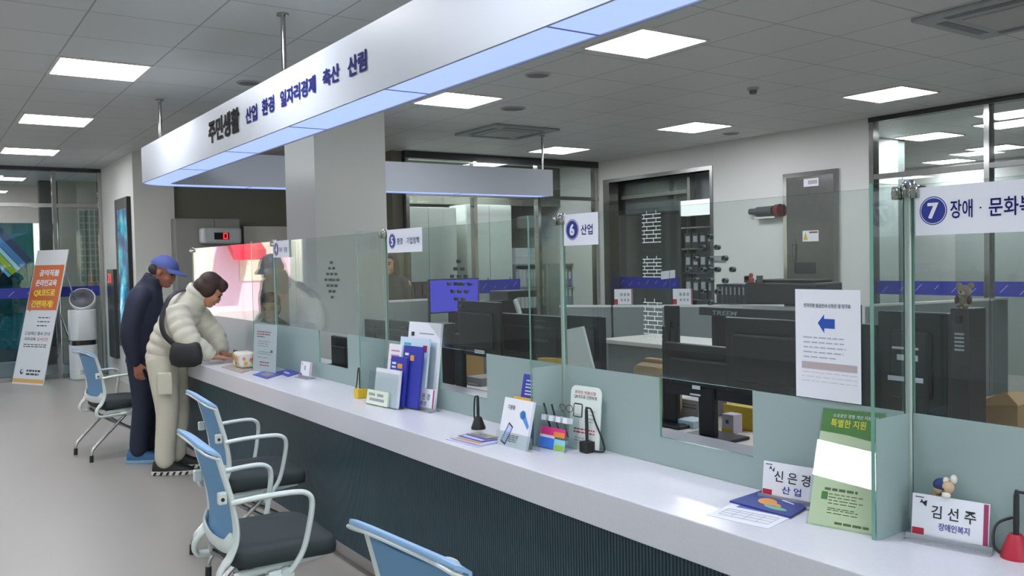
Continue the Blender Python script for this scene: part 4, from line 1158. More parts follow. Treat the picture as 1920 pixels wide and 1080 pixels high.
for i, a in enumerate((.2, .5, .8)):
    o = f.p(a, .9, -.03); MB().tube([o - Z * .06, o + Z * .055 + Y * .035 - X * .01], .0035, 8).build('spectacle_arm', M_rub if i < 2 else M_chrome, t, smooth=True)
m = MB()
for da in (.62, .88):
    c = f.p(da, 1.28, -.02); r_ = .016
    m.tube([c + f.u * (r_ * math.cos(q)) + Z * (r_ * .8 * math.sin(q)) for q in [2 * PI * k / 16 for k in range(17)]], .0016, 6)
m.build('spectacle_rim', mat('thin_frame', '5c5048', .3, .5), t)
# rounded acrylic sign
f = Face((1065, 838), (1122, 850), (1065, 720), 6)
t = thing('acrylic_sign', 'white rounded acrylic sign with red and black lettering behind the square pen stand', 'sign', f.p(.5, 0))
r0 = .16; k_ = f.L / f.H
def rr(a0, a1, b0, b1, r):
    o = []
    for cx_, cy_, q0 in ((a1 - r, b1 - r * k_, 0), (a0 + r, b1 - r * k_, 90), (a0 + r, b0 + r * k_ * .2, 180), (a1 - r, b0 + r * k_ * .2, 270)):
        for j in range(6):
            q = math.radians(q0 + 18 * j); o.append((cx_ + r * math.cos(q), cy_ + r * k_ * math.sin(q) * (1 if q0 < 180 else .2)))
    return o
def roundslab(m, pts, th, d=0.):
    n = len(pts); a = [f.p(x, y, d) for x, y in pts]; b = [v - f.n * th for v in a]
    m.verts_faces(a + b, [tuple(range(n)), tuple(range(2 * n - 1, n - 1, -1))] + [(i, n + i, n + (i + 1) % n, (i + 1) % n) for i in range(n)])
m = MB(); roundslab(m, rr(0, 1, 0, 1, r0), .004); m.build('panel', mat('acrylic_white', 'dfe8e4', .3), t)
m = MB(); f.text(m, '온라인 민원신청', .14, .82, .87, .925, .02); f.lines(m, .16, .86, (.32, .27), .022, 3, .1); m.build('red_lettering', mat('letter_red', 'b23a4a', .5), t)
m = MB(); f.text(m, 'QR코드로 간편하게', .12, .86, .795, .855, .02); m.build('black_lettering', M_ink, t)
m = MB(); f.lines(m, .5, .86, (.62, .56, .5, .45), .012, 3); f.lines(m, .2, .8, (.18, .14), .012, 3); m.build('small_text', M_inkg, t)
m = MB(); roundslab(m, rr(.12, .42, .5, .72, .05), .001, .0012); m.build('phone_outline', M_ink, t)
m = MB(); f.rect(m, .15, .39, .515, .70, .0018); m.build('phone_screen', mat('acrylic_white', 'dfe8e4', .3), t)
penstand('square black pen stand with a looping cord before the rounded acrylic sign', 1101, 848, .021, .165, M_rub, M_rub, None, [(.012, -.012, .155), (.02, -.025, .11), (.03, -.05, .05), (.03, -.06, .012), (.02, -.04, .006), (.012, -.02, .008)], kind='box')
penstand('black and red corded pen stand by the leaflet pile under window five', 897, 804, .03, .14, M_rub, M_rub, None, [(-.002, .018, .13), (-.004, .024, .08), (-.004, .022, .03), (-.002, .018, .028)])
penstand('yellow based corded pen stand left of the clear leaflet rack', 676, 746, .026, .155, mat('pen_base_yellow', 'd9b51f', .45), M_rub, None, [(-.0, .02, .15), (-.004, .03, .08), (-.01, .045, .02), (-.008, .03, .006)], kind='box')
# small ring on the red pen stand neck
# leaflet holder with phone picture and the blue leaflets behind it
f = Face((932, 832), (985, 846), (958, 746), 14)
t = thing('leaflet_stand', 'white leaflet with a phone and blue bird picture, standing by the leaflet pile', 'leaflet', f.p(.5, 0))
f.slab(MB(), .012).build('leaflet', M_paper, t)
f.poly(MB(), [(.1, .08), (.28, .02), (.46, .42), (.3, .5)]).build('phone_picture', M_ink, t)
f.poly(MB(), [(.13, .1), (.27, .06), (.43, .4), (.31, .46)], .0012).build('phone_screen', mat('phone_blue', 'b9c8f0', .4), t)
m = MB(); f.poly(m, blob(.72, .7, .1, .09)); f.poly(m, [(.6, .72), (.95, .42), (.98, .5), (.75, .78)]); m.build('blue_bird', mat('bird_blue', '4d8fd6', .5), t)
m = MB(); f.text(m, '다문화', .18, .42, .76, .86, .02); f.lines(m, .35, .75, (.12, .16, .2, .24), .015, 2); m.build('lettering', M_ink, t)
m = MB(); f.slab(m, .002, -.05, 1.25, 0, .95, -.03); f.slab(m, .002, -.05, 1.25, 0, .3, .006); m.build('acrylic_holder', M_acry, t)
f = Face((966, 815), (1000, 823), (977, 700), 12)
t = thing('leaflet_bundle', 'blue leaflets with yellow fronts standing behind the phone leaflet', 'leaflet', f.p(.5, 0))
f.slab(MB(), .015).build('leaflet', mat('leaflet_blue', '3038a0', .5), t)
f.slab(MB(), .006, -.25, .8, 0, .62, .01).build('front_leaflet', mat('leaflet_yellow', 'e5b23a', .5), t)
m = MB(); f.lines(m, .2, 1, (.9, .84, .79, .73, .68), .02, 4, .1); m.build('lettering', M_paper, t)
# leaflet piles
pal = ('b8a24f', '4d57b5', 'cfd1e6', 'a9573f', '7a7a5e', '5a4fa0')
for i, (dx, dy, w_) in enumerate(((0, 0, 1), (6, -3, .95), (14, -8, .75), (24, -13, .6))):
    cx_, cy_ = 884 + dx * .8, 827 + dy * .8
    cr_ = ((cx_ - 48 * w_, cy_ - 3), (cx_ + 12 * w_, cy_ + 12 * w_), (cx_ + 52 * w_, cy_ + 4), (cx_ - 8 * w_, cy_ - 11 * w_))
    lab = ('wide lilac leaflet at the bottom of the pile by the black and red pen stand', 'leaflet with orange print second from the bottom of the pile', 'blue leaflet third from the bottom of the pile', 'small topmost leaflet of the pile beside the pen stand')[i]
    flat(lab, 'leaflet', cr_, CZ + .0005 + i * .003, .0025, mat('leaf_' + str(i), ('c5c3df', 'b9bccf', '4b53b0', '8f8a6a')[i], .45), 'leaflet', 'leaflets in the pile',
         (('print', mat('leafp_' + str(i), ('6a63b4', 'c08a4a', 'c9d0f0', '5c55a8')[i], .5), [R_(.1, .9, .1, .3), blob(.5, .6, .2, .15)]),))
# leaflet rack with tiers
f = Face((688, 757), (738, 768), (690, 690), 8)
t = thing('leaflet_rack', 'clear stepped leaflet rack between the yellow pen stand and the small name plate', 'leaflet rack', f.p(.5, 0))
m = MB(); f.slab(m, .002, 0, 1.1, 0, .95, .004); f.slab(m, .002, .1, 1.35, 0, 1.35, -.06); f.slab(m, .002, .2, 1.55, 0, 1.9, -.12)
q = [f.p(0, 0, .004), f.p(1.1, 0, .004), f.p(1.55, 0, -.13), f.p(.2, 0, -.13)]
m.verts_faces(q + [x + Z * .003 for x in q], [(0, 3, 2, 1), (4, 5, 6, 7), (0, 1, 5, 4), (1, 2, 6, 5), (2, 3, 7, 6), (3, 0, 4, 7)]); m.build('acrylic_tiers', M_acry, t)
def rackleaf(label, a0, a1, b0, b1, d, base, decos):
    tt = thing('leaflet', label, 'leaflet', f.p((a0 + a1) / 2, b0, d), 0, 'leaflets in the rack')
    f.slab(MB(), .012, a0, a1, b0, b1, d).build('sheet', base, tt)
    for nm, mt_, rs in decos:
        m = MB()
        for r_ in rs: f.rect(m, a0 + (a1 - a0) * r_[0], a0 + (a1 - a0) * r_[1], b0 + (b1 - b0) * r_[2], b0 + (b1 - b0) * r_[3], d + .0008)
        m.build(nm, mt_, tt)
rackleaf('blank white leaflet in the lowest front tier of the rack', .18, 1.06, .03, 1.05, -.008, M_paper, ())
rackleaf('pale green printed card clipped at the rack front', .02, .8, .03, .42, .008, mat('card_green', 'dfe8d2', .5), (('print', M_inkg, [(.1, .4, .6, .8), (.5, .8, .6, .8), (.15, .85, .25, .45)]),))
rackleaf('navy leaflet with white print, lower of two in the middle tier', .55, 1.12, .1, 1.42, -.03, mat('leaflet_blue', '3038a0', .5), (('print', M_paper, [(.1, .35, .84, .88), (.1, .35, .76, .8), (.1, .4, .68, .72)]), ('picture', M_orange, [(.45, .75, .76, .86)])))
rackleaf('taller navy leaflet on the right of the middle tier', .85, 1.5, .1, 1.75, -.05, mat('leaflet_blue', '3038a0', .5), (('print', M_paper, [(.1, .3, .84, .88), (.1, .3, .76, .8)]), ('picture', M_orange, [(.4, .6, .76, .85)])))
rackleaf('white leaflet with pink lines at the left of the middle tier', .28, .75, .1, 1.75, -.055, M_paper, (('print', mat('print_pink', 'c56a9a', .5), [(.2, .85, .88, .9), (.2, .85, .8, .82), (.2, .85, .72, .74)]),))
rackleaf('pale blue leaflet with a red mark in the upper tier', .45, 1.45, .1, 1.98, -.09, mat('leaflet_sky', 'c9dcec', .5), (('print', mat('print_cyan', '4fb3c4', .5), [(.15, .4, .88, .92)]), ('red_mark', M_red, [(.82, .96, .80, .9)])))
rackleaf('tall white leaflet in the rear tier, rising above the rack', .5, 1.62, .1, 2.42, -.125, M_paper, (('print', M_inkg, [(.35, .8, .86, .875)]), ('emblem', M_ink, [(.1, .2, .83, .88)])))
# tag holder on the small name plate
f2 = Face((770, 724), (790, 727), (768, 694), 6, z=CZ + .0)
c = on_x(780, 712, on_z(792, 769, CZ).x)
t = thing('tag_holder', 'white card tag with a dark loop standing on the small name plate', 'tag', c)
m = MB(); m.box(c.x - .002, c.x + .002, c.y - .035, c.y + .035, c.z - .045, c.z + .045, bev=.001); m.build('card', M_paper, t)
m = MB(); m.tube([(c.x, c.y - .0 + .022 * math.cos(q), c.z + .06 + .02 * math.sin(q)) for q in [2 * PI * k / 16 for k in range(17)]], .006, 8); m.build('loop', M_rub, t, smooth=True)
m = MB()
for i in range(4): m.box(c.x - .003, c.x - .0021, c.y - .026, c.y + .026, c.z - .03 + i * .018, c.z - .022 + i * .018)
m.build('print', mat('print_red_grey', '7d5560', .5), t)
# white notice card by window four
f = Face((474, 694), (516, 701), (470, 606), 4)
t = thing('notice_card', 'tall white notice card with red and grey print standing under the 4 sign', 'notice', f.p(.5, 0))
f.slab(MB(), .003).build('card', M_paper, t)
m = MB(); f.lines(m, .15, .8, (.84, .79), .022, 3, .15); f.lines(m, .3, .75, (.2, .14), .022, 2, .1); m.build('red_print', mat('letter_red', 'b23a4a', .5), t)
m = MB(); f.lines(m, .15, .5, (.735,), .022); f.lines(m, .2, .85, (.64, .59, .54, .42, .38, .3), .010, 5); f.rect(m, .76, .86, .42, .47); m.build('grey_print', mat('print_slate', '6b7080', .6), t)
m = MB(); f.slab(m, .002, -.03, 1.03, 0, 1.0, .004); q = [f.p(-.03, 0, .005), f.p(1.03, 0, .005), f.p(1.03, 0, .005) - f.n0 * .07, f.p(-.03, 0, .005) - f.n0 * .07]
m.verts_faces(q + [x + Z * .003 for x in q], [(0, 3, 2, 1), (4, 5, 6, 7), (0, 1, 5, 4), (1, 2, 6, 5), (2, 3, 7, 6), (3, 0, 4, 7)]); m.build('acrylic_holder', M_acry, t)
flat('blue and grey leaflet lying before the tall white notice card', 'leaflet', ((474, 703), (500, 711), (530, 702), (500, 695)), CZ + .0005, .004, mat('leaf_2', '4b53b0', .45), 'leaflet', 'leaflets by window four', (('print', mat('leafp_g', '8d8a72', .5), [R_(.3, .8, .2, .7)]),))
flat('small blue leaflet between the notice card and the tiny name plate', 'leaflet', ((518, 699), (540, 707), (562, 700), (540, 692)), CZ + .0005, .004, mat('leaf_2', '4b53b0', .45), 'leaflet', 'leaflets by window four', (('print', M_paper, [R_(.3, .7, .3, .5)]),))
# wrapped tissue pack at the far end
c = on_z(449, 690, CZ); w_ = .16
t = thing('tissue_pack', 'flowered white and yellow tissue pack on the counter beside the bending person', 'tissue pack', (c.x, c.y, CZ + .006))
m = MB(); m.box(c.x - .02, c.x + .10, c.y - .09, c.y + .09, CZ + .006, CZ + .11, bev=.018); m.build('pack', mat('pack_white', 'e4e0d6', .35), t)
rr_ = random.Random(4); fo = 0.
for c_, n_ in (('d8b12c', 9), ('b9803a', 5), ('d9899a', 4)):
    for i in range(n_):
        a, b_ = rr_.uniform(-.07, .07), rr_.uniform(.03, .095); r_ = rr_.uniform(.009, .017)
        m = MB(); fo += .0004; m.verts_faces([(c.x - .0205 - fo, c.y + a + r_ * math.cos(q), CZ + b_ + r_ * math.sin(q)) if i % 2 else (c.x + .04 + a * .6 + r_ * math.cos(q), c.y - .0905 - fo, CZ + b_ + r_ * math.sin(q)) for q in [2 * PI * k / 12 for k in range(12)]], [tuple(range(12))])
        m.build('flower', mat('flower_' + c_, c_, .5), t)
flat('brown and grey leaflet under the flowered tissue pack', 'leaflet', ((415, 689), (452, 700), (482, 691), (445, 682)), CZ + .0005, .004, mat('leaf_brown', 'a79c8f', .5), 'leaflet', 'leaflets by window four')
# card reader behind the tissue pack
c = on_z(448, 668, CZ)
t = thing('card_reader', 'small dark card reader behind the tissue pack', 'card reader', c)
m = MB(); m.box(c.x - .03, c.x + .03, c.y - .05, c.y + .05, CZ, CZ + .05, bev=.006); m.build('body', M_rub, t)
m = MB(); m.box(c.x - .024, c.x + .024, c.y - .03, c.y + .04, CZ + .05, CZ + .053); m.build('screen', mat('reader_screen', '6f7d7f', .3), t)
# window number signs
def number_sign(label, num, txt, x0, x1, yt0, yt1, yb0, yb1, dcx, dr_px, tx, tb):
    x = GX - .006; tl = on_x(x0, yt0, x); tr_ = on_x(x1, yt1, x); bl = on_x(x0, yb0, x); br = on_x(x1, yb1, x)
    y0 = (tl.y + bl.y) / 2; y1 = (tr_.y + br.y) / 2; z1 = (tl.z + tr_.z) / 2; z0 = (bl.z + br.z) / 2
    t = thing('window_sign', label, 'sign', (x, (y0 + y1) / 2, z0), 0, 'numbered window signs')
    MB().box(x - .003, x, y1, y0, z0, z1).build('board', M_sticker, t)
    W = y0 - y1; H = z1 - z0
    cy_ = y0 - dcx; cz_ = (z0 + z1) / 2; r_ = dr_px
    def disc(m, r, d): m.verts_faces([(x - .003 - d, cy_ - r * math.cos(q), cz_ + r * math.sin(q)) for q in [2 * PI * k / 40 for k in range(40)]], [tuple(range(40))])
    m = MB(); disc(m, r_, .0004); m.m(1); disc(m, r_ * .93, .0006); m.m(0); disc(m, r_ * .88, .0008)
    m.build('number_disc', [mat('disc_blue', '23338c', .4), M_sticker], t)
    m = MB(); m.text(num, (x - .003, cy_, cz_), -Y, Z, h=r_ * 1.12, bold=.03, depth=.0011, align='C'); m.build('number', M_sticker, t)['label'] = 'white window number'
    m = MB()
    for s_, a, b in txt:
        if s_ == '·':
            yy_ = y0 - (a + b) / 2 * W; zz_ = z0 + (tb[0] + tb[1]) / 2 * H; rr2 = (tb[1] - tb[0]) * H * .05
            m.verts_faces([(x - .004, yy_ - rr2 * math.cos(q), zz_ + rr2 * math.sin(q)) for q in [2 * PI * k / 12 for k in range(12)]], [tuple(range(12))]); continue
        m.text(s_, (x - .003, y0 - a * W, z0 + tb[0] * H), -Y, Z, w=(b - a) * W, h=(tb[1] - tb[0]) * H, bold=.012, depth=.001)
    m.build('lettering', M_ink_navy, t)['label'] = 'department name in navy Korean letters'
ex = on_x(1718, 395, GX).y; wd = ex - on_x(1920, 395, GX).y
number_sign('largest window sign, number 7, beside the chrome clamp at the right edge', '7', (('장애', .371 * .62, .594 * .62), ('·', .665 * .62, .68 * .62), ('문화복지', .752 * .62, 1.3 * .62)), 1718, 2040, 351, 327, 438, 434, wd * .178, wd * .136, 0, (.32, .69))
w6 = hy(1060, 430) - hy(1122, 430)
number_sign('square window sign with number 6 near the middle of the photo', '6', (('산업', .52, .86),), 1058, 1122, 402, 398, 461, 458, w6 * .27, w6 * .20, 0, (.32, .64))
w5 = hy(727, 450) - hy(792, 450)
number_sign('window sign with number 5 hung right of the pillar', '5', (('환경', .30, .46), ('·', .51, .53), ('기업정책', .58, .93)), 727, 792, 431, 426, 474, 472, w5 * .155, w5 * .105, 0, (.34, .62))
w4 = hy(514, 468) - hy(542, 468)
number_sign('smallest window sign with number 4 at the far end of the glass', '4', (('복지', .42, .6), ('민원', .72, .9)), 513, 542, 453, 449, 484, 481, w4 * .22, w4 * .16, 0, (.3, .6))
# ------------------------------------------------------------------ staff side: desks, screens, papers
DZ = .72
M_desk = mat('desk_top', 'c9c7c0', .45, noise=(5, .03)); M_deskleg = mat('desk_grey', '84898b', .5)
M_mon = mat('monitor_black', '202226', .42); M_monf = mat('monitor_face', '0b0c0e', .15)
M_part = mat('partition_grey', '7e868a', .7, bump=(300, .15)); M_ptop = mat('partition_trim', 'd6d9d8', .4)
def desk(label, x0, x1, y0, y1, z=DZ):
    t = thing('staff_desk', label, 'desk', ((x0 + x1) / 2, (y0 + y1) / 2, 0), 0, 'staff desks')
    MB().box(x0, x1, y0, y1, z - .03, z, bev=.003).build('desk_top', M_desk, t)
    for x in (x0 + .05, x1 - .09):
        for y in (y0 + .05, y1 - .09): MB().box(x, x + .04, y, y + .04, 0, z - .03).build('leg', M_deskleg, t)
    MB().box(x0 + .03, x0 + .045, y0 + .1, y1 - .1, .3, z - .04).build('modesty_panel', M_deskleg, t)
    return t
desk('staff desk behind window seven, nearest the viewer', 2.54, 3.25, -.2, 1.72)
desk('staff desk behind window six carrying the big black monitors', 2.54, 3.25, 1.74, 3.24)
desk('staff desk behind window five carrying two black monitors', 2.54, 3.25, 3.26, 4.72)
desk('staff desk beside the pillar behind window four', 2.54, 3.25, 4.74, 6.2)
def monitor(label, px0, py0, px1, py1, xp, stand=None, stickers=(), z=DZ, lean=0):
    """monitor with its back to the counter; rectangle given on the plane x = xp"""
    a = on_x(px0, py0, xp); b = on_x(px1, py1, xp); y1, y0 = max(a.y, b.y), min(a.y, b.y)
    z1 = (on_x(px0, py0, xp).z + on_x(px1, py0, xp).z) / 2; z0 = (on_x(px0, py1, xp).z + on_x(px1, py1, xp).z) / 2
    yc = (y0 + y1) / 2
    t = thing('monitor', label, 'monitor', (xp + .08, yc, z), 0, 'black desk monitors')
    m = MB(); m.box(xp, xp + .03, y0, y1, z0, z1, bev=.006); m.box(xp - .022, xp + .002, y0 + .05, y1 - .05, z0 + .05, z1 - .06, bev=.012); m.build('housing', M_mon, t)
    MB().box(xp + .0305, xp + .032, y0 + .008, y1 - .008, z0 + .012, z1 - .008).build('screen', M_monf, t)
    ys = on_x(stand, py1, xp).y if stand else yc
    m = MB(); m.box(xp - .01, xp + .022, ys - .045, ys + .045, z + .012, z0 + .12, bev=.008); m.build('stand', M_mon, t)
    m = MB(); m.box(xp - .07, xp + .13, ys - .12, ys + .12, z, z + .014, bev=.005); m.build('base', M_mon, t)
    for (s0, s1, s2, s3) in stickers:
        p = on_x(s0, s1, xp - .023); q = on_x(s2, s3, xp - .023)
        MB().box(xp - .0245, xp - .0218, min(p.y, q.y), max(p.y, q.y), min(p.z, q.z), max(p.z, q.z)).build('sticker', M_sticker, t)
    return t
M_silver = mat('sticker_silver', '9fa6a8', .5)
monitor('low wide black monitor standing in the opening of window six', 1245, 648, 1412, 748, 2.78, 1326, ((1298, 722, 1313, 731), (1294, 737, 1313, 743)))
monitor('large black monitor behind the paper arrow notice', 1359, 601, 1642, 752, 2.70, 1500)
monitor('large black monitor with grey stickers behind the post of window seven', 1645, 585, 1778, 775, 2.72, 1715, ((1673, 649, 1722, 657), (1682, 664, 1721, 678), (1665, 703, 1731, 719)))
monitor('narrow black screen edge standing left of the arrow notice, seen from its side', 1244, 573, 1268, 660, 2.9, 1256)
monitor('brownish black monitor in the opening of window five, with a white sticker', 857, 565, 936, 668, 2.66, 862, ((890, 655, 908, 664),))
monitor('black monitor behind the yellow folder side of window five, left of the post', 938, 590, 1056, 680, 2.80, 1000)
monitor('black monitor right of the post at window six, behind the leaning folder', 1062, 592, 1130, 692, 2.84, 1100)
monitor('wide black monitor seen through the clear part of window five, near the pillar', 724, 602, 792, 645, 2.74, 760)
monitor('dark monitor left of the post at window five, beside the pillar', 683, 600, 722, 640, 2.75, 700)
monitor('black monitor filling the opening of window four', 620, 632, 660, 700, 2.40, 640, z=CZ)
def rectbox(name, label, cat, px0, py0, px1, py1, xp, depth, m0, zbase=None, group=None, bev=.004):
    a = on_x(px0, py0, xp); b = on_x(px1, py1, xp); y1, y0 = max(a.y, b.y), min(a.y, b.y)
    z1 = max(a.z, b.z); z0 = zbase if zbase is not None else min(a.z, b.z)
    t = thing(name, label, cat, (xp + depth / 2, (y0 + y1) / 2, z0), 0, group)
    MB().box(xp, xp + depth, y0, y1, z0, z1, bev=bev).build('body', m0, t)
    return t, (y0, y1, z0, z1)
t, r = rectbox('speaker_box', 'black box speaker right of the monitor behind window five', 'speaker', 795, 605, 825, 648, 2.72, .12, M_mon, DZ)
MB().tube([(2.719, (r[0] + r[1]) / 2, r[3] - .06), (2.716, (r[0] + r[1]) / 2, r[3] - .06)], .035, 20).build('cone', M_rub, t)
t, r = rectbox('computer_tower', 'tall narrow black computer case with the bear on its front corner, behind window seven', 'computer', 1781, 578, 1818, 778, 2.60, .1, M_mon, DZ)
m = MB()
for i in range(5): m.box(2.597, 2.6005, r[0] + .015, r[1] - .015, r[3] - .08 - i * .012, r[3] - .074 - i * .012)
m.build('vent_slots', M_silver, t)
MB().box(2.597, 2.6005, r[0] + .02, r[1] - .02, r[3] - .045, r[3] - .02).build('drive_flap', M_monf, t)
# plush bear on the case
c = Vector((2.64, r[1] - .025, r[3])); t = thing('plush_bear', 'small beige plush bear on the tall computer case by the 7 sign', 'plush toy', c)
M_plush = mat('plush_beige', '9d8d76', .9, bump=(200, .5)); M_plushd = mat('plush_dark', '4a3834', .9)
MB().ell(c + .55 * Vector((0, 0, .035)), (.0165, .0176, .0198), 10).build('body', M_plush, t, smooth=True)
m = MB(); m.ell(c + .55 * Vector((-.005, 0, .095)), (.0187, .021, .0187), 10); hd = m.build('head', M_plush, t, smooth=True)
for s_ in (-1, 1):
    MB().ell(c + .55 * Vector((0, s_ * .033, .125)), (.0066, .0094, .0094), 8).build('ear', M_plush, t, smooth=True)
    MB().ell(c + .55 * Vector((-.018, s_ * .035, .045)), (.0088, .0066, .0143), 8).build('arm', M_plushd, t, smooth=True)
    MB().ell(c + .55 * Vector((-.026, s_ * .02, .014)), (.011, .0083, .0077), 8).build('leg', M_plush, t, smooth=True)
MB().ell(c + .55 * Vector((-.034, 0, .085)), (.0066, .0099, .0072), 8).build('muzzle', mat('plush_light', 'c2b59d', .9), t, smooth=True)
MB().ell(c + .55 * Vector((-.045, 0, .09)), .0033, 6).build('nose', M_plushd, t, smooth=True)
# wordmark strip: long black box with grey italic letters on top of the big monitor
t, r = rectbox('strip_printer', 'long low black machine with grey lettering above the big monitor of window six', 'printer', 1310, 575, 1490, 600, 3.3, .25, mat('machine_grey', '4a4f54', .45), None)
m = MB(); a = on_x(1334, 590, 3.298); b = on_x(1380, 583, 3.298)
m.text('TREEM', (3.299, a.y, a.z), -Y, Z + Y * -.25, w=a.y - b.y, h=.022, bold=.02); m.build('lettering', mat('letter_silver', 'c9ced2', .4), t)
x0 = r[0]; MB().box(3.34, 3.4, r[0] + .05, r[0] + .09, DZ, r[2]).build('support', M_mon, t); MB().box(3.34, 3.4, r[1] - .09, r[1] - .05, DZ, r[2]).build('support', M_mon, t)
MB().box(3.27, 3.6, r[0], r[1], DZ - .0, DZ + .012).build('support_foot', M_mon, t)
desk('desk with the long black machine, in the second row', 3.26, 3.9, 1.6, 3.6)
# leaning folder and papers behind window six
P = [on_x(1064, 690, 2.62), on_x(1112, 690, 2.62), on_x(1092, 612, 2.66), on_x(1062, 618, 2.66)]
t = thing('folder', 'yellow edged folder of white papers leaning up behind the 6 post', 'folder', (2.6, P[0].y, DZ))
def slabq(q, th, mt_, nm, par):
    m = MB(); q = [Vector(v) for v in q]; m.verts_faces(q + [v + X * th for v in q], [(0, 1, 2, 3), (7, 6, 5, 4), (0, 4, 5, 1), (1, 5, 6, 2), (2, 6, 7, 3), (3, 7, 4, 0)]); return m.build(nm, mt_, par)
def ext(P, z):   # run the sheet down to the desk
    k = (P[0].z - z) / (P[3].z - P[0].z); k2 = (P[1].z - z) / (P[2].z - P[1].z)
    return [P[0] - (P[3] - P[0]) * k, P[1] - (P[2] - P[1]) * k2, P[2], P[3]]
q = ext(P, DZ)
slabq(q, .012, mat('folder_grey', 'ccd3d2', .5), 'papers', t)
q2 = [q[0] + Y * .014, q[0] - Y * .004, q[3] - Y * .004, q[3] + Y * .014]
slabq([v - X * .002 for v in q2], .018, mat('folder_yellow', 'd9b13a', .5), 'yellow_edge', t)
P = [on_x(1005, 720, 2.45), on_x(1046, 720, 2.45), on_x(1046, 673, 2.45), on_x(1008, 671, 2.45)]
t = thing('yellow_file', 'yellow file standing behind the frosted strip, left of the 6 post', 'file', (2.45, P[0].y, CZ))
slabq(ext(P, CZ), .03, mat('file_yellow', 'd8a93c', .5), 'cover', t)
# desk clutter seen in the openings
def deskbox(name, label, cat, px0, py0, px1, py1, xp, depth, col, group=None, decal=None, zb=DZ):
    t, r = rectbox(name, label, cat, px0, py0, px1, py1, xp, depth, mat('box_' + col, col, .55), zb, group, .003)
    if decal:
        for (u0, u1, w0, w1, c) in decal:
            MB().box(xp - .0012, xp - .0002, r[1] - (r[1] - r[0]) * u1, r[1] - (r[1] - r[0]) * u0, r[2] + (r[3] - r[2]) * w0, r[2] + (r[3] - r[2]) * w1).build('label', mat('box_' + c, c, .55), t)
    return t
deskbox('paper_stack_box', 'white box with printed label at the left of the window six opening', 'box', 1272, 746, 1310, 792, 3.1, .2, 'b9bcbf', None, ((.1, .9, .5, .6, '7d8184'), (.1, .9, .7, .76, '7d8184')))
deskbox('photo_box', 'small box with a pale blue printed front in the window six opening', 'box', 1268, 785, 1300, 815, 2.9, .1, 'a9bfcb', None, ((.35, .6, .1, .5, '33404a'), (0, .12, 0, 1, '4aa3cf')))
deskbox('spray_bottle', 'yellow and white cleaning bottle at the left edge of the window six opening', 'bottle', 1244, 742, 1258, 790, 3.0, .05, 'd9d2a0', None, ((.1, .9, .2, .7, 'c9bf3a'),))
deskbox('yellow_tray', 'yellow letter tray at the right edge of the window six opening', 'tray', 1356, 757, 1412, 766, 3.05, .2, 'd3b63c')
deskbox('tape_holder', 'white tape holder with yellow foot in the window six opening', 'tape holder', 1353, 775, 1375, 812, 2.95, .06, 'c3bccb', None, ((0, 1, 0, .2, 'd9b327'), (.35, .6, .5, .7, '4d4a57')))
deskbox('sorting_box', 'wooden sorting box with yellow and green folders in the window five opening', 'box', 826, 655, 848, 735, 2.9, .25, '9d8455', None, ((.1, .35, .15, .6, 'd3ae24'), (.45, .9, .2, .8, '9fb3ab')))
deskbox('desk_telephone', 'grey desk telephone at the foot of the window five monitor', 'telephone', 874, 705, 902, 740, 2.9, .16, '7c7f80', None, ((.1, .8, .1, .25, 'b9bcbd'),))
a = on_x(1187, 700, 2.95); b = on_x(1243, 700, 2.95)
t = thing('paper_bag', 'tan rounded paper bag on the staff desk between the folder and the big monitor', 'bag', (2.98, (a.y + b.y) / 2, DZ))
zt2 = on_x(1215, 682, 2.95).z
m = MB(); m.box(2.93, 3.1, b.y, a.y, DZ, zt2, bev=.04); m.build('bag', mat('bag_tan', 'b39a76', .8), t); MB().box(2.99, 3.04, b.y + .03, a.y - .03, zt2 - .005, zt2 + .02, bev=.008).build('folded_top', mat('bag_tan', 'b39a76', .8), t)
desk('pale high desk in the middle of the office, behind the big monitors', 4.4, 5.0, 3.6, 5.2, .88)
# cardboard box behind window seven
z0 = DZ; xp = 2.95
t = thing('cardboard_box', 'opened brown cardboard box on the desk at the right, behind window seven', 'box', (xp, on_x(1865, 770, xp).y, DZ))
ya = on_x(1822, 780, xp).y; yb = on_x(1908, 780, xp).y; zt = on_x(1890, 742, xp).z
M_card = mat('cardboard', 'a5835a', .8, noise=(20, .06))
m = MB(); m.box(xp, xp + .3, yb, ya, DZ, zt - .03); m.build('body', M_card, t)
q = [Vector((xp, ya, zt - .03)), Vector((xp, yb, zt - .03)), Vector((xp - .06, yb + .01, zt + .02)), Vector((xp - .06, ya - .02, zt - .045))]
m = MB(); m.verts_faces(q + [v + Z * .004 for v in q], [(0, 1, 2, 3), (7, 6, 5, 4), (0, 4, 5, 1), (1, 5, 6, 2), (2, 6, 7, 3), (3, 7, 4, 0)]); m.build('flap', M_card, t)
# desk partitions with a pale top rail
def partition(label, a, b, z, th=.04, zb=.0):
    a = Vector((a[0], a[1], 0)); b = Vector((b[0], b[1], 0)); u = (b - a).normalized(); n = Vector((-u.y, u.x, 0)) * th / 2
    t = thing('desk_partition', label, 'partition', (a + b) / 2, 0, 'grey desk partitions')
    def wall(z0, z1, k=1.):
        q = [a + n * k, a - n * k, b - n * k, b + n * k]; m = MB()
        m.verts_faces([v + Z * z0 for v in q] + [v + Z * z1 for v in q], [(0, 1, 2, 3), (7, 6, 5, 4), (0, 4, 5, 1), (1, 5, 6, 2), (2, 6, 7, 3), (3, 7, 4, 0)]); return m
    wall(zb, z - .02).build('panel', M_part, t); wall(z - .02, z, 1.25).build('top_rail', M_ptop, t)
    return t
partition('grey desk partition below the two small name plates, in front of the doorway', on_z(1150, 572, 1.05).xy, on_z(1470, 571, 1.05).xy, 1.05)
partition('grey desk partition behind the bear at the right', on_z(1625, 571, 1.05).xy, on_z(1886, 558, 1.05).xy, 1.05)
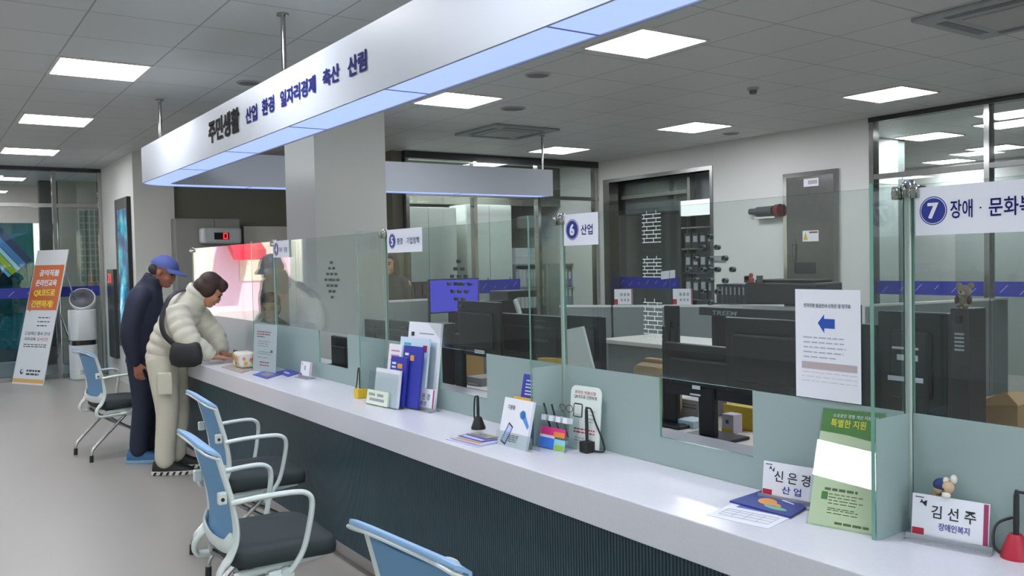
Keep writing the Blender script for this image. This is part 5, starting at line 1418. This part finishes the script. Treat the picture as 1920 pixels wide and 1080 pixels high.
partition('olive grey partition under the dark shelf, right of the 5 post', on_y(690, 556, 7.9).xy, on_y(800, 558, 7.9).xy, 1.13)
partition('grey partition between the binder shelf and the leaning folder', on_z(1050, 572, 1.05).xy, on_z(1146, 572, 1.05).xy, 1.05)
# little plates standing on the partition
for lab, x0, x1 in (('small framed plate with red corner on the partition, left of the brick decal', 1152, 1186), ('small white plate with red corner on the partition, right of the little flag', 1262, 1298)):
    a = on_z(x0, 571, 1.05); b = on_z(x1, 571, 1.05); u = (b - a).normalized(); n = u.cross(Z); L = (b - a).length
    t = thing('name_plate', lab, 'name plate', a + u * L / 2, 0, 'small plates on the partition')
    H = L * .82
    def qd(m, s0, s1, h0, h1, d): m.quad(*[a + u * (L * s) + Z * (H * h) + n * d for s, h in ((s0, h0), (s1, h0), (s1, h1), (s0, h1))])
    m = MB(); q = [a, b, b + Z * H, a + Z * H]; m.verts_faces(q + [v - n * .01 for v in q], [(0, 1, 2, 3), (7, 6, 5, 4), (0, 4, 5, 1), (1, 5, 6, 2), (2, 6, 7, 3), (3, 7, 4, 0)]); m.build('card', M_paper, t)
    m = MB(); qd(m, .0, .2, .02, .35, .001); m.build('red_badge', M_red, t)
    m = MB(); qd(m, .94, 1, .02, 1, .001); m.build('edge_strip', M_maroon, t)
    m = MB()
    for k in range(3): qd(m, .34 + k * .19, .46 + k * .19, .55, .75, .001); qd(m, .36 + k * .18, .46 + k * .18, .22, .38, .001)
    m.build('print', M_inkg, t)
p = on_z(1256, 571, 1.05); tp = on_y(1253, 508, p.y)
t = thing('desk_flag', 'little white flag on a thin stick standing on the grey partition', 'flag', p)
MB().cyl(p, (p.x, p.y, tp.z), .003, 8).build('stick', M_chrome, t)
q = [on_y(1240, 509, p.y), on_y(1240, 524, p.y), on_y(1266, 521, p.y), on_y(1266, 506, p.y)]
m = MB(); m.verts_faces(q + [v + Y * .004 for v in q], [(0, 1, 2, 3), (7, 6, 5, 4), (0, 4, 5, 1), (1, 5, 6, 2), (2, 6, 7, 3), (3, 7, 4, 0)]); m.build('flag', M_paper, t)
# blue lit monitor on a desk in the rear, dark shelf beside it
yb_ = 7.3
a = on_y(806, 526, yb_); b = on_y(897, 581, yb_)
desk('rear staff desk under the blue lit monitor', a.x - .3, b.x + .7, yb_ - .35, yb_ + .35)
t = thing('monitor', 'monitor with a glowing blue-violet screen in the rear of the office', 'monitor', ((a.x + b.x) / 2, yb_ + .05, DZ), 0)
MB().box(a.x - .012, b.x + .012, yb_, yb_ + .035, b.z - .012, a.z + .012, bev=.004).build('housing', M_mon, t)
MB().box(a.x, b.x, yb_ - .0015, yb_ - .0002, b.z, a.z).build('screen', mat('blue_screen', '1a1a50', .2, emit='4a48c0', estr=.55), t)
xc = (a.x + b.x) / 2
MB().box(xc - .05, xc + .05, yb_ + .02, yb_ + .045, DZ + .012, b.z + .05).build('stand', M_mon, t); MB().box(xc - .13, xc + .13, yb_ - .08, yb_ + .12, DZ, DZ + .014).build('base', M_mon, t)
a = on_y(745, 530, 8.95); b = on_y(806, 556, 8.95)
t = thing('low_shelf', 'low dark shelf unit behind the standing staff member', 'shelf', ((a.x + b.x) / 2, 8.95, 0))
MB().box(a.x, b.x, 8.95, 9.2, 0, a.z).build('body', mat('shelf_dark', '3a3336', .5), t)
for i in range(4): xx = a.x + (b.x - a.x) * (i + .1) / 4; MB().box(xx, xx + (b.x - a.x) * .2, 8.935, 8.95, b.z + .02, a.z - .03).build('front_panel', mat('shelf_front', '51413f', .5), t)
# black binder rack with pale labels and a white curved chair back beside it
y_ = 6.4; a = on_y(952, 546, y_); b = on_y(1008, 592, y_)
t = thing('binder_rack', 'black rack of files with five pale labels, behind window five', 'rack', ((a.x + b.x) / 2, y_, DZ))
MB().box(a.x, b.x, y_, y_ + .3, DZ, a.z, bev=.006).build('body', M_mon, t)
for i in range(5):
    xx = a.x + (b.x - a.x) * (.30 + .135 * i); MB().box(xx, xx + .04, y_ - .002, y_, a.z - .16, a.z - .06).build('label', M_silver, t)
desk('rear staff desk carrying the black file rack', a.x - .3, b.x + .5, y_ - .25, y_ + .4)
c = on_y(938, 575, y_ - .3)
t = thing('office_chair', 'office chair with a white curved back edge in front of the black file rack', 'office chair', (c.x, c.y, 0))
m = MB(); rings = []
for k in range(9):
    z_ = .62 + .55 * k / 8; wv = .2 * math.sin(.35 + 2.4 * k / 8 * .8); xo = .03 * math.sin(PI * k / 8)
    rings.append([Vector((c.x - wv, c.y + xo, z_)), Vector((c.x, c.y + .05 + xo, z_)), Vector((c.x + wv, c.y + xo, z_)), Vector((c.x, c.y - .02 + xo, z_))])
m.rings(rings); m.build('backrest', M_mon, t, smooth=True)
m = MB(); m.tube(bez([(c.x + .05, c.y - .03, .62), (c.x + .17, c.y - .02, .8), (c.x + .2, c.y - .01, 1.0), (c.x + .15, c.y, 1.17)], 6), .022, 8); m.build('back_edge', M_ptop, t, smooth=True)
MB().box(c.x - .23, c.x + .23, c.y - .2, c.y + .25, .44, .52, bev=.03).build('seat', M_mon, t)
MB().cyl((c.x, c.y, .08), (c.x, c.y, .44), .03, 12).build('column', M_chrome, t)
for k in range(5):
    q = 2 * PI * k / 5; e = Vector((c.x + .28 * math.cos(q), c.y + .28 * math.sin(q), .06)); m = MB(); m.tube([(c.x, c.y, .1), e], [.03, .018], 8); m.tube([e - Z * .03 - X * .012, e - Z * .03 + X * .012], .03, 12); m.build('base_arm', M_mon, t)
MB().box(c.x - .03, c.x + .03, c.y + .05, c.y + .09, .46, .66).build('back_bracket', M_mon, t)
# reflected brick pattern, drawn as white lines on the glass of window six
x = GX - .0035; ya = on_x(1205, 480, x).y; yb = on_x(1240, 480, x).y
t = thing('brick_reflection', 'white brick-line decal on the glass of window six, over the view of the doorway', 'decal', (x, yb, 1.2))
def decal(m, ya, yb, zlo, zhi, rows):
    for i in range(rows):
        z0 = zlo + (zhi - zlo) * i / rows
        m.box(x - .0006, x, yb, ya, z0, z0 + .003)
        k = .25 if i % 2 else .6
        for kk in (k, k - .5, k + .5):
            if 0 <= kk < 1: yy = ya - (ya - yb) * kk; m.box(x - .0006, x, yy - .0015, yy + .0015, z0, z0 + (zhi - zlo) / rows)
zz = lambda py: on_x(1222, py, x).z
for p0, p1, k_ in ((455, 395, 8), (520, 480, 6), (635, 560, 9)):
    m = MB(); decal(m, ya, yb, zz(p0), zz(p1), k_); m.build('brick_lines', mat('reflection_white', 'c9d6d2', .6), t)
# binders on shelves behind the back glazing and in the doorway
M_shelf = mat('shelf_frame', '9aa3a2', .5)
def binder_shelf(label, x0, x1, y, zs, depth, cols, n, gp, lab, ztop):
    t = thing('bookshelf', label, 'shelf', ((x0 + x1) / 2, y, 0))
    for z in list(zs) + [ztop]: MB().box(x0, x1, y, y + depth, z - .02, z).build('shelf_board', M_shelf, t)
    for xx in (x0 - .02, x1): MB().box(xx, xx + .02, y, y + depth, 0, ztop).build('side_panel', M_shelf, t)
    MB().box(x0, x1, y + depth, y + depth + .01, 0, ztop).build('back_panel', M_shelf, t)
    r = random.Random(5); names = ('lowest', 'second', 'third', 'top')
    for si, z in enumerate(zs):
        for i in range(n):
            c = cols[r.randrange(len(cols))]; w_ = (x1 - x0) / n; h = r.uniform(.27, .31)
            o = MB().box(x0 + i * w_ + .004, x0 + (i + 1) * w_ - .004, y + .02, y + depth - .02, z, z + h)
            o.m(1).box(x0 + i * w_ + w_ * .25, x0 + (i + 1) * w_ - w_ * .25, y + .018, y + .0205, z + h * .45, z + h * .85)
            o = o.build('binder', [mat('binder_' + c, c, .5), M_paper])
            tag(o, 'pale labelled binder on the %s board of %s' % (('lower', 'upper')[si], lab), 'binder', gp[si])
bx0 = on_y(1052, 540, 10.5).x; bx1 = on_y(1116, 540, 10.5).x
zA = on_y(1085, 571, 10.5).z; zB = on_y(1085, 537, 10.5).z
binder_shelf('bookshelf of pale binders behind the glass, under the 6 sign', bx0, bx1, 10.5, (zA, zB), .3, ('aeb9bc', '8e9aa5', 'c5cbca', '6d7a92'), 9, ('binders on the lower board behind the 6 sign', 'binders on the upper board behind the 6 sign'), 'the shelf under the 6 sign', zB + .36)
bx0 = on_y(968, 540, 11.2).x; bx1 = on_y(1022, 540, 11.2).x
zA = on_y(995, 572, 11.2).z; zB = on_y(995, 538, 11.2).z
binder_shelf('bookshelf of pale binders left of the 6 post, behind the glass', bx0, bx1, 11.2, (zA, zB), .3, ('c9d3cf', 'b9c6c4', 'dde2de'), 8, ('binders on the lower board left of the 6 post', 'binders on the upper board left of the 6 post'), 'the shelf left of the 6 post', zB + .36)
t = thing('white_carton', 'white carton on top of the bookshelf left of the 6 post', 'box', ((bx0 + bx1) / 2 - .05, 11.35, zB + .36))
MB().box((bx0 + bx1) / 2 - .27, (bx0 + bx1) / 2 + .17, 11.22, 11.48, zB + .36, zB + .62, bev=.01).build('carton', M_paper, t)
MB().box((bx0 + bx1) / 2 - .27, (bx0 + bx1) / 2 + .17, 11.2195, 11.4805, zB + .47, zB + .475).build('lid_line', M_inkg, t)
# machines in the doorway: dark rack with shelves
xk = 8.5
def yk(px): return on_x(px, 480, xk).y
y1_, y0_ = yk(1276), ob_ + .04
t = thing('equipment_rack', 'dark equipment rack with lit shelves at the right side of the doorway', 'rack', (xk + .2, (y0_ + y1_) / 2, 0))
for z in (.5, .95, 1.3, 1.62, 1.9): MB().box(xk, xk + .1, y0_, y1_, z - .02, z).build('shelf_board', M_chrome, t)
for yy in (y0_, y1_ - .02): MB().box(xk, xk + .1, yy, yy + .02, 0, 2.25).build('side_panel', M_dark, t)
MB().box(xk, xk + .1, y0_, y1_, 2.05, 2.25).build('light_box', mat('lit_white', 'e6eceb', .4, emit='eef6f6', estr=.35), t)
for i, (z, h) in enumerate(((.95, .28), (1.3, .25), (1.62, .2))):
    for k in range(4):
        yy = y0_ + .03 + (y1_ - y0_ - .08) * k / 4; o = MB().box(xk + .01, xk + .09, yy, yy + (y1_ - y0_ - .08) / 4 - .02, z, z + h)
        o.m(1).box(xk + .0085, xk + .0105, yy + .02, yy + (y1_ - y0_ - .08) / 4 - .04, z + h * .4, z + h * .8)
        tag(o.build('file_box', [M_dark, M_silver]), 'dark file box on the %s board of the doorway rack' % ('lower', 'middle', 'upper')[i], 'file box', 'file boxes on the %s rack board' % ('lower', 'middle', 'upper')[i])
# row of dark binders in front of the wall and a black cabinet
xw = 6.8
a = on_x(1336, 533, xw); b = on_x(1392, 570, xw)
t = thing('side_cabinet', 'dark cabinet in front of the white wall, left of the steel door', 'cabinet', (xw + .2, b.y - .5, 0))
c0_x = on_x(1336, 570, xw).y; c1_x = on_x(1560, 560, xw).y; zt_ = on_x(1365, 569, xw).z
MB().box(xw, xw + .45, c1_x, c0_x, 0, zt_).build('body', mat('cabinet_dark', '45484b', .5), t)
for i in range(3):
    yy = c1_x + (c0_x - c1_x) * i / 3; d = MB().box(xw - .015, xw, yy + .005, yy + (c0_x - c1_x) / 3 - .005, .05, zt_ - .02).build('door', mat('cabinet_front', '505356', .5), t)
    MB().box(xw - .03, xw - .015, yy + .05, yy + .07, zt_ - .25, zt_ - .1).build('handle', M_chrome, d)
n = 7
for i in range(n):
    yy = a.y + (b.y - a.y) * (i + .1) / n; y2 = a.y + (b.y - a.y) * (i + .95) / n
    o = MB().box(xw + .05, xw + .33, y2, yy, zt_, a.z)
    o.m(1).box(xw + .048, xw + .0505, y2 + (yy - y2) * .3, yy - (yy - y2) * .3, zt_ + (a.z - zt_) * .45, zt_ + (a.z - zt_) * .85)
    tag(o.build('binder', [mat('binder_dark', '3d454b', .5), M_silver]), 'dark binder standing on the cabinet by the white wall', 'binder', 'dark binders on the side cabinet')
a = on_x(1394, 530, xw); b = on_x(1528, 565, xw)
t = thing('office_printer', 'wide dark office printer on the cabinet in front of the steel door', 'printer', (xw + .2, (a.y + b.y) / 2, zt_))
MB().box(xw + .02, xw + .42, b.y, a.y, zt_, a.z, bev=.015).build('body', mat('printer_dark', '35383c', .45), t)
MB().box(xw + .05, xw + .4, b.y + .1, a.y - .1, a.z, a.z + .03, bev=.008).build('lid', M_mon, t)
# little things on top of it
for i, (px, w_, h, c, lab) in enumerate(((1390, .07, .05, 'd2d6d6', 'white small box on the dark printer, first from its left end'), (1412, .07, .05, 'd5d9d8', 'white small box on the dark printer, second from its left end'), (1424, .05, .07, 'a4483c', 'red and cream figure on the dark printer'), (1440, .06, .06, '55595c', 'grey mug on the dark printer'))):
    p = on_x(px, 528, xw + .15); y_c = min(max(p.y, b.y + .06), a.y - .04)
    t = thing('desk_trinket', lab, 'trinket', (xw + .15, y_c, a.z), 0)
    m = MB()
    if i == 3: m.lathe([(.03, 0), (.032, .07), (.027, .07), (.025, .01)], (xw + .025, y_c, a.z), 16)
    elif i == 2: m.lathe([(.028, 0), (.03, .04), (.015, .055), (.024, .075), (.012, .095)], (xw + .025, y_c, a.z), 14)
    else: m.box(xw + .0, xw + .04, y_c - w_ / 2, y_c + w_ / 2, a.z, a.z + .07, bev=.004)
    m.build('body', mat('trinket_' + c, c, .5), t, smooth=(i > 1))
    if i < 2: MB().box(xw - .002, xw, y_c - w_ * .35, y_c + w_ * .35, a.z + .03, a.z + .06).build('mark', M_ink, t)
# flashlight bracket on the white wall
xq = RX
a = on_x(1405, 396, xq - .05)
t = thing('wall_flashlight', 'dark emergency flashlight with a red end in a wall bracket, left of the steel door', 'flashlight', (xq - .04, a.y, a.z))
P = lambda px, py: on_x(px, py, xq - .05)
s0 = P(1406, 397); s1 = P(1418, 397); s2 = P(1420, 397); s3 = P(1451, 395)
m = MB(); m.tube([s0, s1, s2, s3], [.035, .04, .055, .06], 16); m.build('barrel', mat('flash_grey', '4b4d50', .5), t, smooth=True, auto=30)
m = MB(); m.tube([P(1456, 395), P(1464, 394)], [.075, .075], 18); m.build('red_lens', mat('flash_red', '6e1f26', .4), t, smooth=True, auto=30)
m = MB(); e0 = P(1452, 395); m.box(xq - .09, xq, P(1456, 396).y, P(1418, 396).y, e0.z - .085, e0.z - .065); m.box(xq - .02, xq, P(1456, 396).y, P(1418, 396).y, e0.z - .08, e0.z + .07); m.build('bracket', M_ptop, t)
# switch plate
a = on_x(1338, 480, RX - .01); b = on_x(1361, 491, RX - .01)
t = thing('wall_switch', 'grey switch plate on the white wall near the doorway', 'switch', (RX - .01, (a.y + b.y) / 2, (a.z + b.z) / 2))
MB().box(RX - .012, RX, b.y, a.y, b.z, a.z, bev=.003).build('plate', mat('switch_grey', '8d9190', .4), t)
for k in range(3): yy = b.y + (a.y - b.y) * (.12 + .28 * k); MB().box(RX - .016, RX - .012, yy, yy + (a.y - b.y) * .2, b.z + .02, a.z - .02).build('rocker', M_silver, t)
# ------------------------------------------------------------------ entrance: banner stand, air purifier
bl = on_z(22, 719, 0); br = on_z(80, 723, 0)
f = Face((22, 719), (80, 723), (64, 470), 14, z=0, xmax=99)
t = thing('banner_stand', 'tall leaning white and orange banner stand by the entrance glass', 'banner', f.p(.5, 0))
f.slab(MB(), .012).build('board', mat('banner_white', 'dfe0e4', .5), t)
m = MB(); f.rect(m, .02, .98, .545, .885, .0010); f.poly(m, [(.1, .545), (.17, .545), (.13, .53)], .0010); m.build('orange_panel', mat('banner_orange', 'd0682a', .5), t)
m = MB(); f.rect(m, 0, 1, .012, .04, .0010); m.build('foot_strip', mat('banner_yellow', 'dfa436', .5), t)
m = MB(); f.text(m, '공익직불', .22, .86, .80, .85, .03, .002); m.build('white_lettering', M_paper, t); m = MB(); f.text(m, '온라인교육', .16, .84, .725, .775, .03, .002); m.build('white_lettering', M_paper, t)
m = MB(); f.text(m, 'QR코드로', .16, .84, .645, .70, .03, .002); m.build('yellow_lettering', mat('letter_yellow', 'f2d93c', .5), t); m = MB(); f.text(m, '간편하게!', .14, .84, .565, .62, .03, .002); m.build('yellow_lettering', mat('letter_yellow', 'f2d93c', .5), t)
m = MB(); f.text(m, '긴급재난 홍보 안내', .12, .92, .36, .385, .01, .002); m.build('dark_lettering', M_ink, t); m = MB(); f.text(m, '의무교육', .14, .5, .318, .343, .02, .002); m.build('dark_lettering', M_ink, t); m = MB(); f.lines(m, .45, .85, (.49, .46, .43), .007, 3, .2); f.lines(m, .14, .9, (.29, .275), .006, 3, .1); f.lines(m, .4, .85, (.10, .075), .014, 4, .1); m.build('small_print', M_ink, t)
m = MB(); f.text(m, '2시간', .55, .9, .318, .343, .02, .002); m.build('orange_lettering', mat('banner_orange', 'd0682a', .5), t)
m = MB(); f.disc(m, .25, .09, .035, .0012); m.build('emblem', M_ink, t)
m = MB(); f.disc(m, .265, .095, .02, .0016); m.build('emblem_inner', M_paper, t)
top = f.p(.5, .96, -.012); n_ = f.n0
for a_ in (.2, .85):
    q = f.p(a_, .9, -.012); ft = Vector((q.x, q.y, 0)) - n_ * .55
    MB().tube([q, ft], .012, 8).build('back_leg', M_chrome, t)
MB().tube([f.p(.2, .45, -.012) - n_ * .27 * 0, f.p(.2, .45, -.012) - n_ * .2], .008, 8).build('brace', M_chrome, t)
# white purifier with tilted round head
c = on_z(158, 710, 0)
t = thing('air_purifier', 'white column air purifier with a tilted round head beside the banner', 'air purifier', (c.x, c.y, 0))
M_wp = mat('purifier_white', 'd9dde0', .35)
zt_ = on_y(158, 580, c.y).z; rad = .17
def rsq(z, r): return [Vector((c.x + r * math.copysign(abs(math.cos(a)) ** .55, math.cos(a)), c.y + r * math.copysign(abs(math.sin(a)) ** .55, math.sin(a)), z)) for a in [2 * PI * k / 32 for k in range(32)]]
zm = on_y(158, 641, c.y).z
MB().rings([rsq(.0, rad * .9), rsq(.02, rad), rsq(zm - .04, rad), rsq(zm - .035, rad * .94)]).build('lower_body', M_wp, t, smooth=True, auto=35)
MB().rings([rsq(zm - .04, rad * .93), rsq(zm + .03, rad * .93)]).build('dark_gap', M_black, t, smooth=True, auto=35)
MB().rings([rsq(zm + .03, rad * .96), rsq(zm + .04, rad), rsq(zt_ - .01, rad), rsq(zt_, rad * .96)]).build('upper_body', M_wp, t, smooth=True, auto=35)
hc = on_y(155, 562, c.y); Mx = Matrix.Translation(hc) @ Matrix.Rotation(math.radians(18), 4, 'Z') @ Matrix.Rotation(math.radians(52), 4, 'X') @ Matrix.Rotation(math.radians(-28), 4, 'Y')
hb = MB().lathe([(.12, -.05), (.165, -.03), (.17, .01), (.165, .04), (.15, .045)], (0, 0, 0), 28, M=Mx).build('head_ring', M_wp, t, smooth=True)
MB().lathe([(.15, .0455), (.148, .052), (.10, .049), (.05, .053), (.02, .056)], (0, 0, 0), 28, M=Mx).build('fan_grille', mat('grille_dark', '2c2f3c', .4), t, smooth=True)
MB().cyl((c.x, c.y, zt_ - .01), (hc.x, hc.y, hc.z - .05), .06, 16).build('neck', M_wp, t)
# ------------------------------------------------------------------ two members of staff in the distance
def staff(label, x, y, rz, jacket, haircol, lean, seat, longhair, scale=1.):
    t = thing('person', label, 'person', (x, y, 0), math.radians(rz)); o = .42 if seat else 0
    t.scale = (scale,) * 3
    b = MB(); dz = -.36 if seat else 0
    if seat:
        for s_ in (-1, 1): limb(b, [(.38, s_ * .1, .06), (.38, s_ * .1, .44), (.0, s_ * .09, .5)], [.045, .055, .085]); b.tube([(.34, s_ * .1, .04), (.48, s_ * .1, .03)], [.032, .022], 8)
    else:
        for s_ in (-1, 1): limb(b, [(0, s_ * .1, .06), (.02, s_ * .1, .46), (0, s_ * .09, .85)], [.045, .055, .085]); b.tube([(-.04, s_ * .1, .04), (.14, s_ * .1, .03)], [.032, .022], 8)
    L = lean
    limb(b, [(0, 0, .85 + dz), (.02 + L * .2, 0, 1.0 + dz), (.02 + L * .6, 0, 1.2 + dz), (.02 + L, 0, 1.34 + dz)], [(.15, .1), (.14, .1), (.165, .105), (.07, .06)], 16)
    limb(b, [(.02 + L, 0, 1.33 + dz), (.04 + L * 1.3, 0, 1.45 + dz)], [.055, .052])
    ar = {}
    for s_ in (-1, 1):
        ar[s_] = [(.02 + L * .8, s_ * .17, 1.28 + dz), (.05 + L * .6, s_ * .23, 1.05 + dz), (.24 + L * .8, s_ * .17, .98 + dz)]
        limb(b, ar[s_], [.05, .04, .028]); hand(b, ar[s_][2], (1, -s_ * .3, -.1), (0, 0, -1), (0, -s_, 0), .35)
    M_ = head(b, Vector((.06 + L * 1.35, 0, 1.50 + dz)), 8 + 40 * L)
    put('body', remesh(b, .007, 3), M_skin, t); face_bits(M_, t)
    m = MB(); limb(m, [(0, 0, .78 + dz), (.02 + L * .2, 0, 1.0 + dz), (.02 + L * .6, 0, 1.2 + dz), (.02 + L * .9, 0, 1.33 + dz), (.03 + L, 0, 1.39 + dz)], [(.19, .14), (.18, .135), (.195, .135), (.15, .11), (.075, .07)], 18)
    for s_ in (-1, 1): limb(m, [Vector(ar[s_][0]) - Y * s_ * .03] + [Vector(q) for q in ar[s_][1:]], [.075, .06, .042])
    put('jacket', remesh(m, .012, 4), jacket, t)
    m = MB()
    if seat:
        for s_ in (-1, 1): limb(m, [(.38, s_ * .1, .09), (.385, s_ * .1, .44), (.0, s_ * .09, .5)], [.07, .08, .11])
    else:
        for s_ in (-1, 1): limb(m, [(0, s_ * .1, .07), (.02, s_ * .1, .46), (0, s_ * .09, .85)], [.07, .08, .12])
    put('trousers', remesh(m, .012, 4), mat('trousers_dark', '26272c', .8), t)
    m = MB()
    for p, r_ in (((-.03, 0, .05), (.1, .092, .085)), ((-.06, 0, -.02), (.075, .088, .09)), ((.045, 0, .095), (.05, .07, .035))): m.ell(M_ @ Vector(p), r_, 10, M=M_.to_3x3())
    if longhair:
        for s_ in (-1, 1): m.ell(M_ @ Vector((-.01, s_ * .075, -.06)), (.05, .03, .13), 10, M=M_.to_3x3())
        m.ell(M_ @ Vector((-.06, 0, -.1)), (.05, .08, .12), 10, M=M_.to_3x3())
    put('hair', remesh(m, .009, 3), mat('hair_' + haircol, haircol, .65), t)
    return t
p = on_y(736, 500, 8.45)
ws = staff('staff member with long dark hair and dark jacket, standing beyond the 5 sign', p.x, p.y, -140, mat('jacket_charcoal', '2a2b31', .8), '2a2220', .02, False, True)
m = MB(); m.box(.13, .137, -.05, .0, 1.2, 1.26); m.build('badge', M_paper, ws, local=True)
p = on_y(512, 560, 7.55)
staff('staff member in a dark grey jacket, low behind the farthest glass beside the pillar', p.x, p.y, -118, mat('jacket_grey', '35373c', .8), '2b2725', .10, True, False)
t = thing('stool', 'round dark stool under the staff member in dark grey, hidden behind the counter', 'stool', (p.x, p.y, 0))
MB().lathe([(.17, .34), (.18, .36), (.17, .40)], (p.x, p.y, 0), 24).build('seat', M_mon, t); MB().cyl((p.x, p.y, .02), (p.x, p.y, .34), .03, 12).build('column', M_chrome, t); MB().lathe([(.2, 0), (.2, .02), (.03, .03)], (p.x, p.y, 0), 24).build('base', M_chrome, t)
